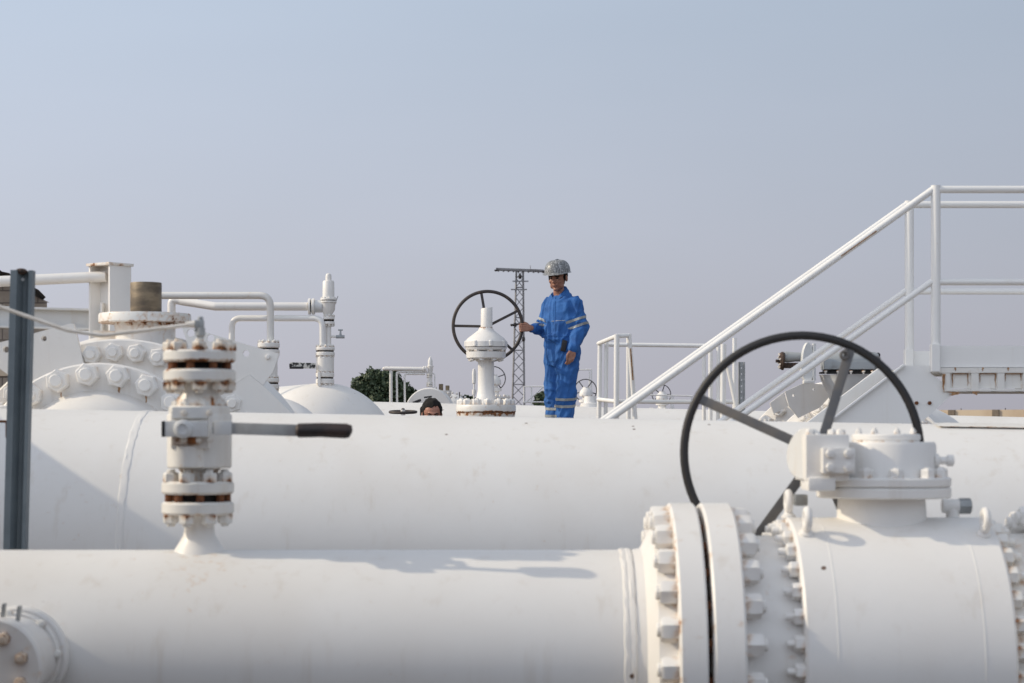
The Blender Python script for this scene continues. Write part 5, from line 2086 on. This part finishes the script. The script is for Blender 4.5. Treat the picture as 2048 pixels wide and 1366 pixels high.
axl = (elb_l - sh_l).normalized()
band(sh_l + axl * .165 + Vector((0, 0, .0)), axl + Vector((.1, 0, .0)), .024, 'reflective_band')
band(sh_l + axl * .228, axl + Vector((.1, 0, 0)), .024, 'reflective_band')
axr = (elb_r - sh_r).normalized()
band(sh_r + axr * .165, axr, .024, 'reflective_band')
band(sh_r + axr * .215, axr, .024, 'reflective_band')
axk = (an_l - kn_l).normalized()
band(kn_l + axk * .070, axk + Vector((.06, 0, 0)), .026, 'reflective_band')
band(kn_l + axk * .140, axk + Vector((.06, 0, 0)), .026, 'reflective_band')
axk = (an_r - kn_r).normalized()
band(kn_r + axk * .165, axk, .026, 'reflective_band')
band(kn_r + axk * .235, axk, .026, 'reflective_band')
cloth_strip([(1109, 594 + 5 * i) if i < 16 else (1103, 594 + 5 * i) for i in range(16)], 2.6, .004, 'zip_flap', 'blue', cov_)
cloth_strip([(1102 + 2.5 * i, 643.5 - .08 * i) for i in range(12)], .9, .002, 'pocket_zip', 'galv', cov_)
cloth_strip([(1100 + 2.5 * i, 673.5) for i in range(18)], 1.0, .003, 'waist_seam', 'blue', cov_)
bm = BM()
q, _ = surf(W_(1127, 693, -1), Vector((0, 1, 0)), cov_)
q = q or W_(1127, 693, -.15)
box(bm, q + Vector((0, -.006, 0)), (.05, .03, .11), Matrix.Rotation(.2, 3, 'Y'), .008)
part('belt_pouch', bm, 'black', man)
for an in (an_l, an_r):
    bm = BM()
    chain(bm, [an + Vector((0, .02, .03)), an + Vector((0, .02, -.04)), an + f_dir * .15 + Vector((0, 0, -.055))], [.055, .05, .042])
    bm = fuse(bm, .012, 2)
    part('boot', bm, 'black', man, ang=60)
# what he stands on: a plain walkway plate over a pipe, hidden by the main pipe
wk = thing('walkway', 'low white walkway plate under the standing worker', 'walkway', Vector((ctr.x, DW, 0)))
zf = an_l.z - .105
bm = BM()
box(bm, (ctr.x + .25, DW - .02, zf - .02), (1.3, .9, .04), None, .004)
part('deck', bm, 'offwhite', wk)
for dx in (-.3, .8):
    bm = BM()
    box(bm, (ctr.x + dx, DW, (zf - .04) / 2), (.08, .6, zf - .04), None, .004)
    part('leg', bm, 'offwhite', wk)

# the second man, only his head above the main pipe --------------------------------------------
D9 = 16.8
V_ = lambda x, y, z: Vector(((864.5 - 1024) / F * D9 + x, D9 + y, z))
zt9 = P(0, 797, D9).z
Rh2 = Matrix.Rotation(R_(6), 3, 'Z') @ Matrix.Rotation(R_(10), 3, 'X')
hc2 = V_(0, -.04, zt9 - .135)
bm = BM()
Th2 = head_parts(bm, hc2, Rh2)
zs9 = zt9 - .33
chain(bm, [hc2 + Vector((0, .03, -.06)), V_(0, .06, zs9 + .03), V_(0, .05, zs9 - .03)], [.054, .058, .07])
loft(bm, [(V_(0, .05, zs9 - dz), Vector((rx, 0, 0)), Vector((0, -ry, 0))) for dz, rx, ry in ((0, .07, .05), (.04, .17, .09), (.2, .17, .11), (.4, .15, .10), (.55, .16, .11), (.65, .12, .09))])
jl = {}
for sx in (-1, 1):
    s0, e0, w0 = V_(sx * .17, .05, zs9 - .06), V_(sx * .22, .02, zs9 - .34), V_(sx * .17, -.20, zs9 - .50)
    h0, k0, a0 = V_(sx * .09, .05, zs9 - .62), V_(sx * .10, .02, .50), V_(sx * .10, .06, .09)
    jl[sx] = (s0, e0, w0, h0, k0, a0)
    chain(bm, [s0, e0, w0], [.052, .042, .03])
    chain(bm, [h0, k0, a0], [.08, .055, .04])
    blob(bm, a0 + Vector((0, 0, -.04)), a0 + Vector((0, -.16, -.05)), .035, .03)
    for i in range(4):
        o1 = sx * (-.030 + .020 * i)
        kk = w0 + Vector((o1, -.075, -.02))
        blob(bm, w0 + Vector((o1 * .5, -.01, 0)), kk, .02, .013)
        fingers(bm, [[kk, kk + Vector((0, -.035, -.012)), kk + Vector((0, -.05, -.035)), kk + Vector((0, -.045, -.055))]])
    fingers(bm, [[w0 + Vector((-sx * .02, -.02, 0)), w0 + Vector((-sx * .045, -.05, -.01)), w0 + Vector((-sx * .05, -.08, -.02)), w0 + Vector((-sx * .045, -.10, -.03))]], (.015, .0125, .0105, .0085))
bm = fuse(bm, .0055, 2)
man2 = single('person', bm, 'skin2', 'bare-headed dark-haired man looking down, only his head showing over the main pipe', 'person', V_(0, 0, 0), ang=80)
face_marks(man2, Th2, Rh2)
bm = BM()
sphere(bm, hc2 + Rh2 @ Vector((0, .030, .046)), .086, .106, .090, 34, Rh2)
for v in bm.verts:
    l_ = Rh2.transposed() @ (v.co - hc2)
    if l_.y < -.040 and l_.z < .066 + .02 * abs(noise.noise(l_ * 60)):
        l_.y = -.040 + (l_.y + .040) * .1
    v.co = hc2 + Rh2 @ l_ + Vector((noise.noise(l_ * 40), noise.noise(l_ * 40 + Vector((9, 0, 0))), noise.noise(l_ * 40 + Vector((0, 9, 0))))) * .010
for sx in (-1, 1):
    blob(bm, hc2 + Rh2 @ Vector((sx * .070, -.004, .05)), hc2 + Rh2 @ Vector((sx * .072, .0, -.030)), .014, .009)
blob(bm, hc2 + Rh2 @ Vector((-.074, .04, .04)), hc2 + Rh2 @ Vector((-.076, .06, -.06)), .026, .022)
part('hair', bm, 'hair', man2, ang=60)
bm = BM()
loft(bm, [(V_(0, .05, zs9 - dz), Vector((rx, 0, 0)), Vector((0, -ry, 0))) for dz, rx, ry in ((-.01, .085, .07), (.03, .18, .10), (.2, .19, .13), (.4, .175, .125), (.6, .18, .13), (.68, .15, .11))])
for sx in (-1, 1):
    s0, e0, w0, h0, k0, a0 = jl[sx]
    chain(bm, [s0, e0, w0 + (e0 - w0).normalized() * .03], [.078, .068, .05])
    chain(bm, [h0, k0, a0], [.115, .09, .08])
bm = fuse(bm, .012, 3)
folds(bm, .011, 4.1)
part('clothing', bm, 'darkcloth', man2, ang=80)
for sx in (-1, 1):
    a0 = jl[sx][5]
    bm = BM()
    chain(bm, [a0 + Vector((0, .02, .03)), a0 + Vector((0, .02, -.03)), a0 + Vector((0, -.17, -.045))], [.055, .05, .042])
    bm = fuse(bm, .012, 2)
    part('boot', bm, 'black', man2, ang=60)
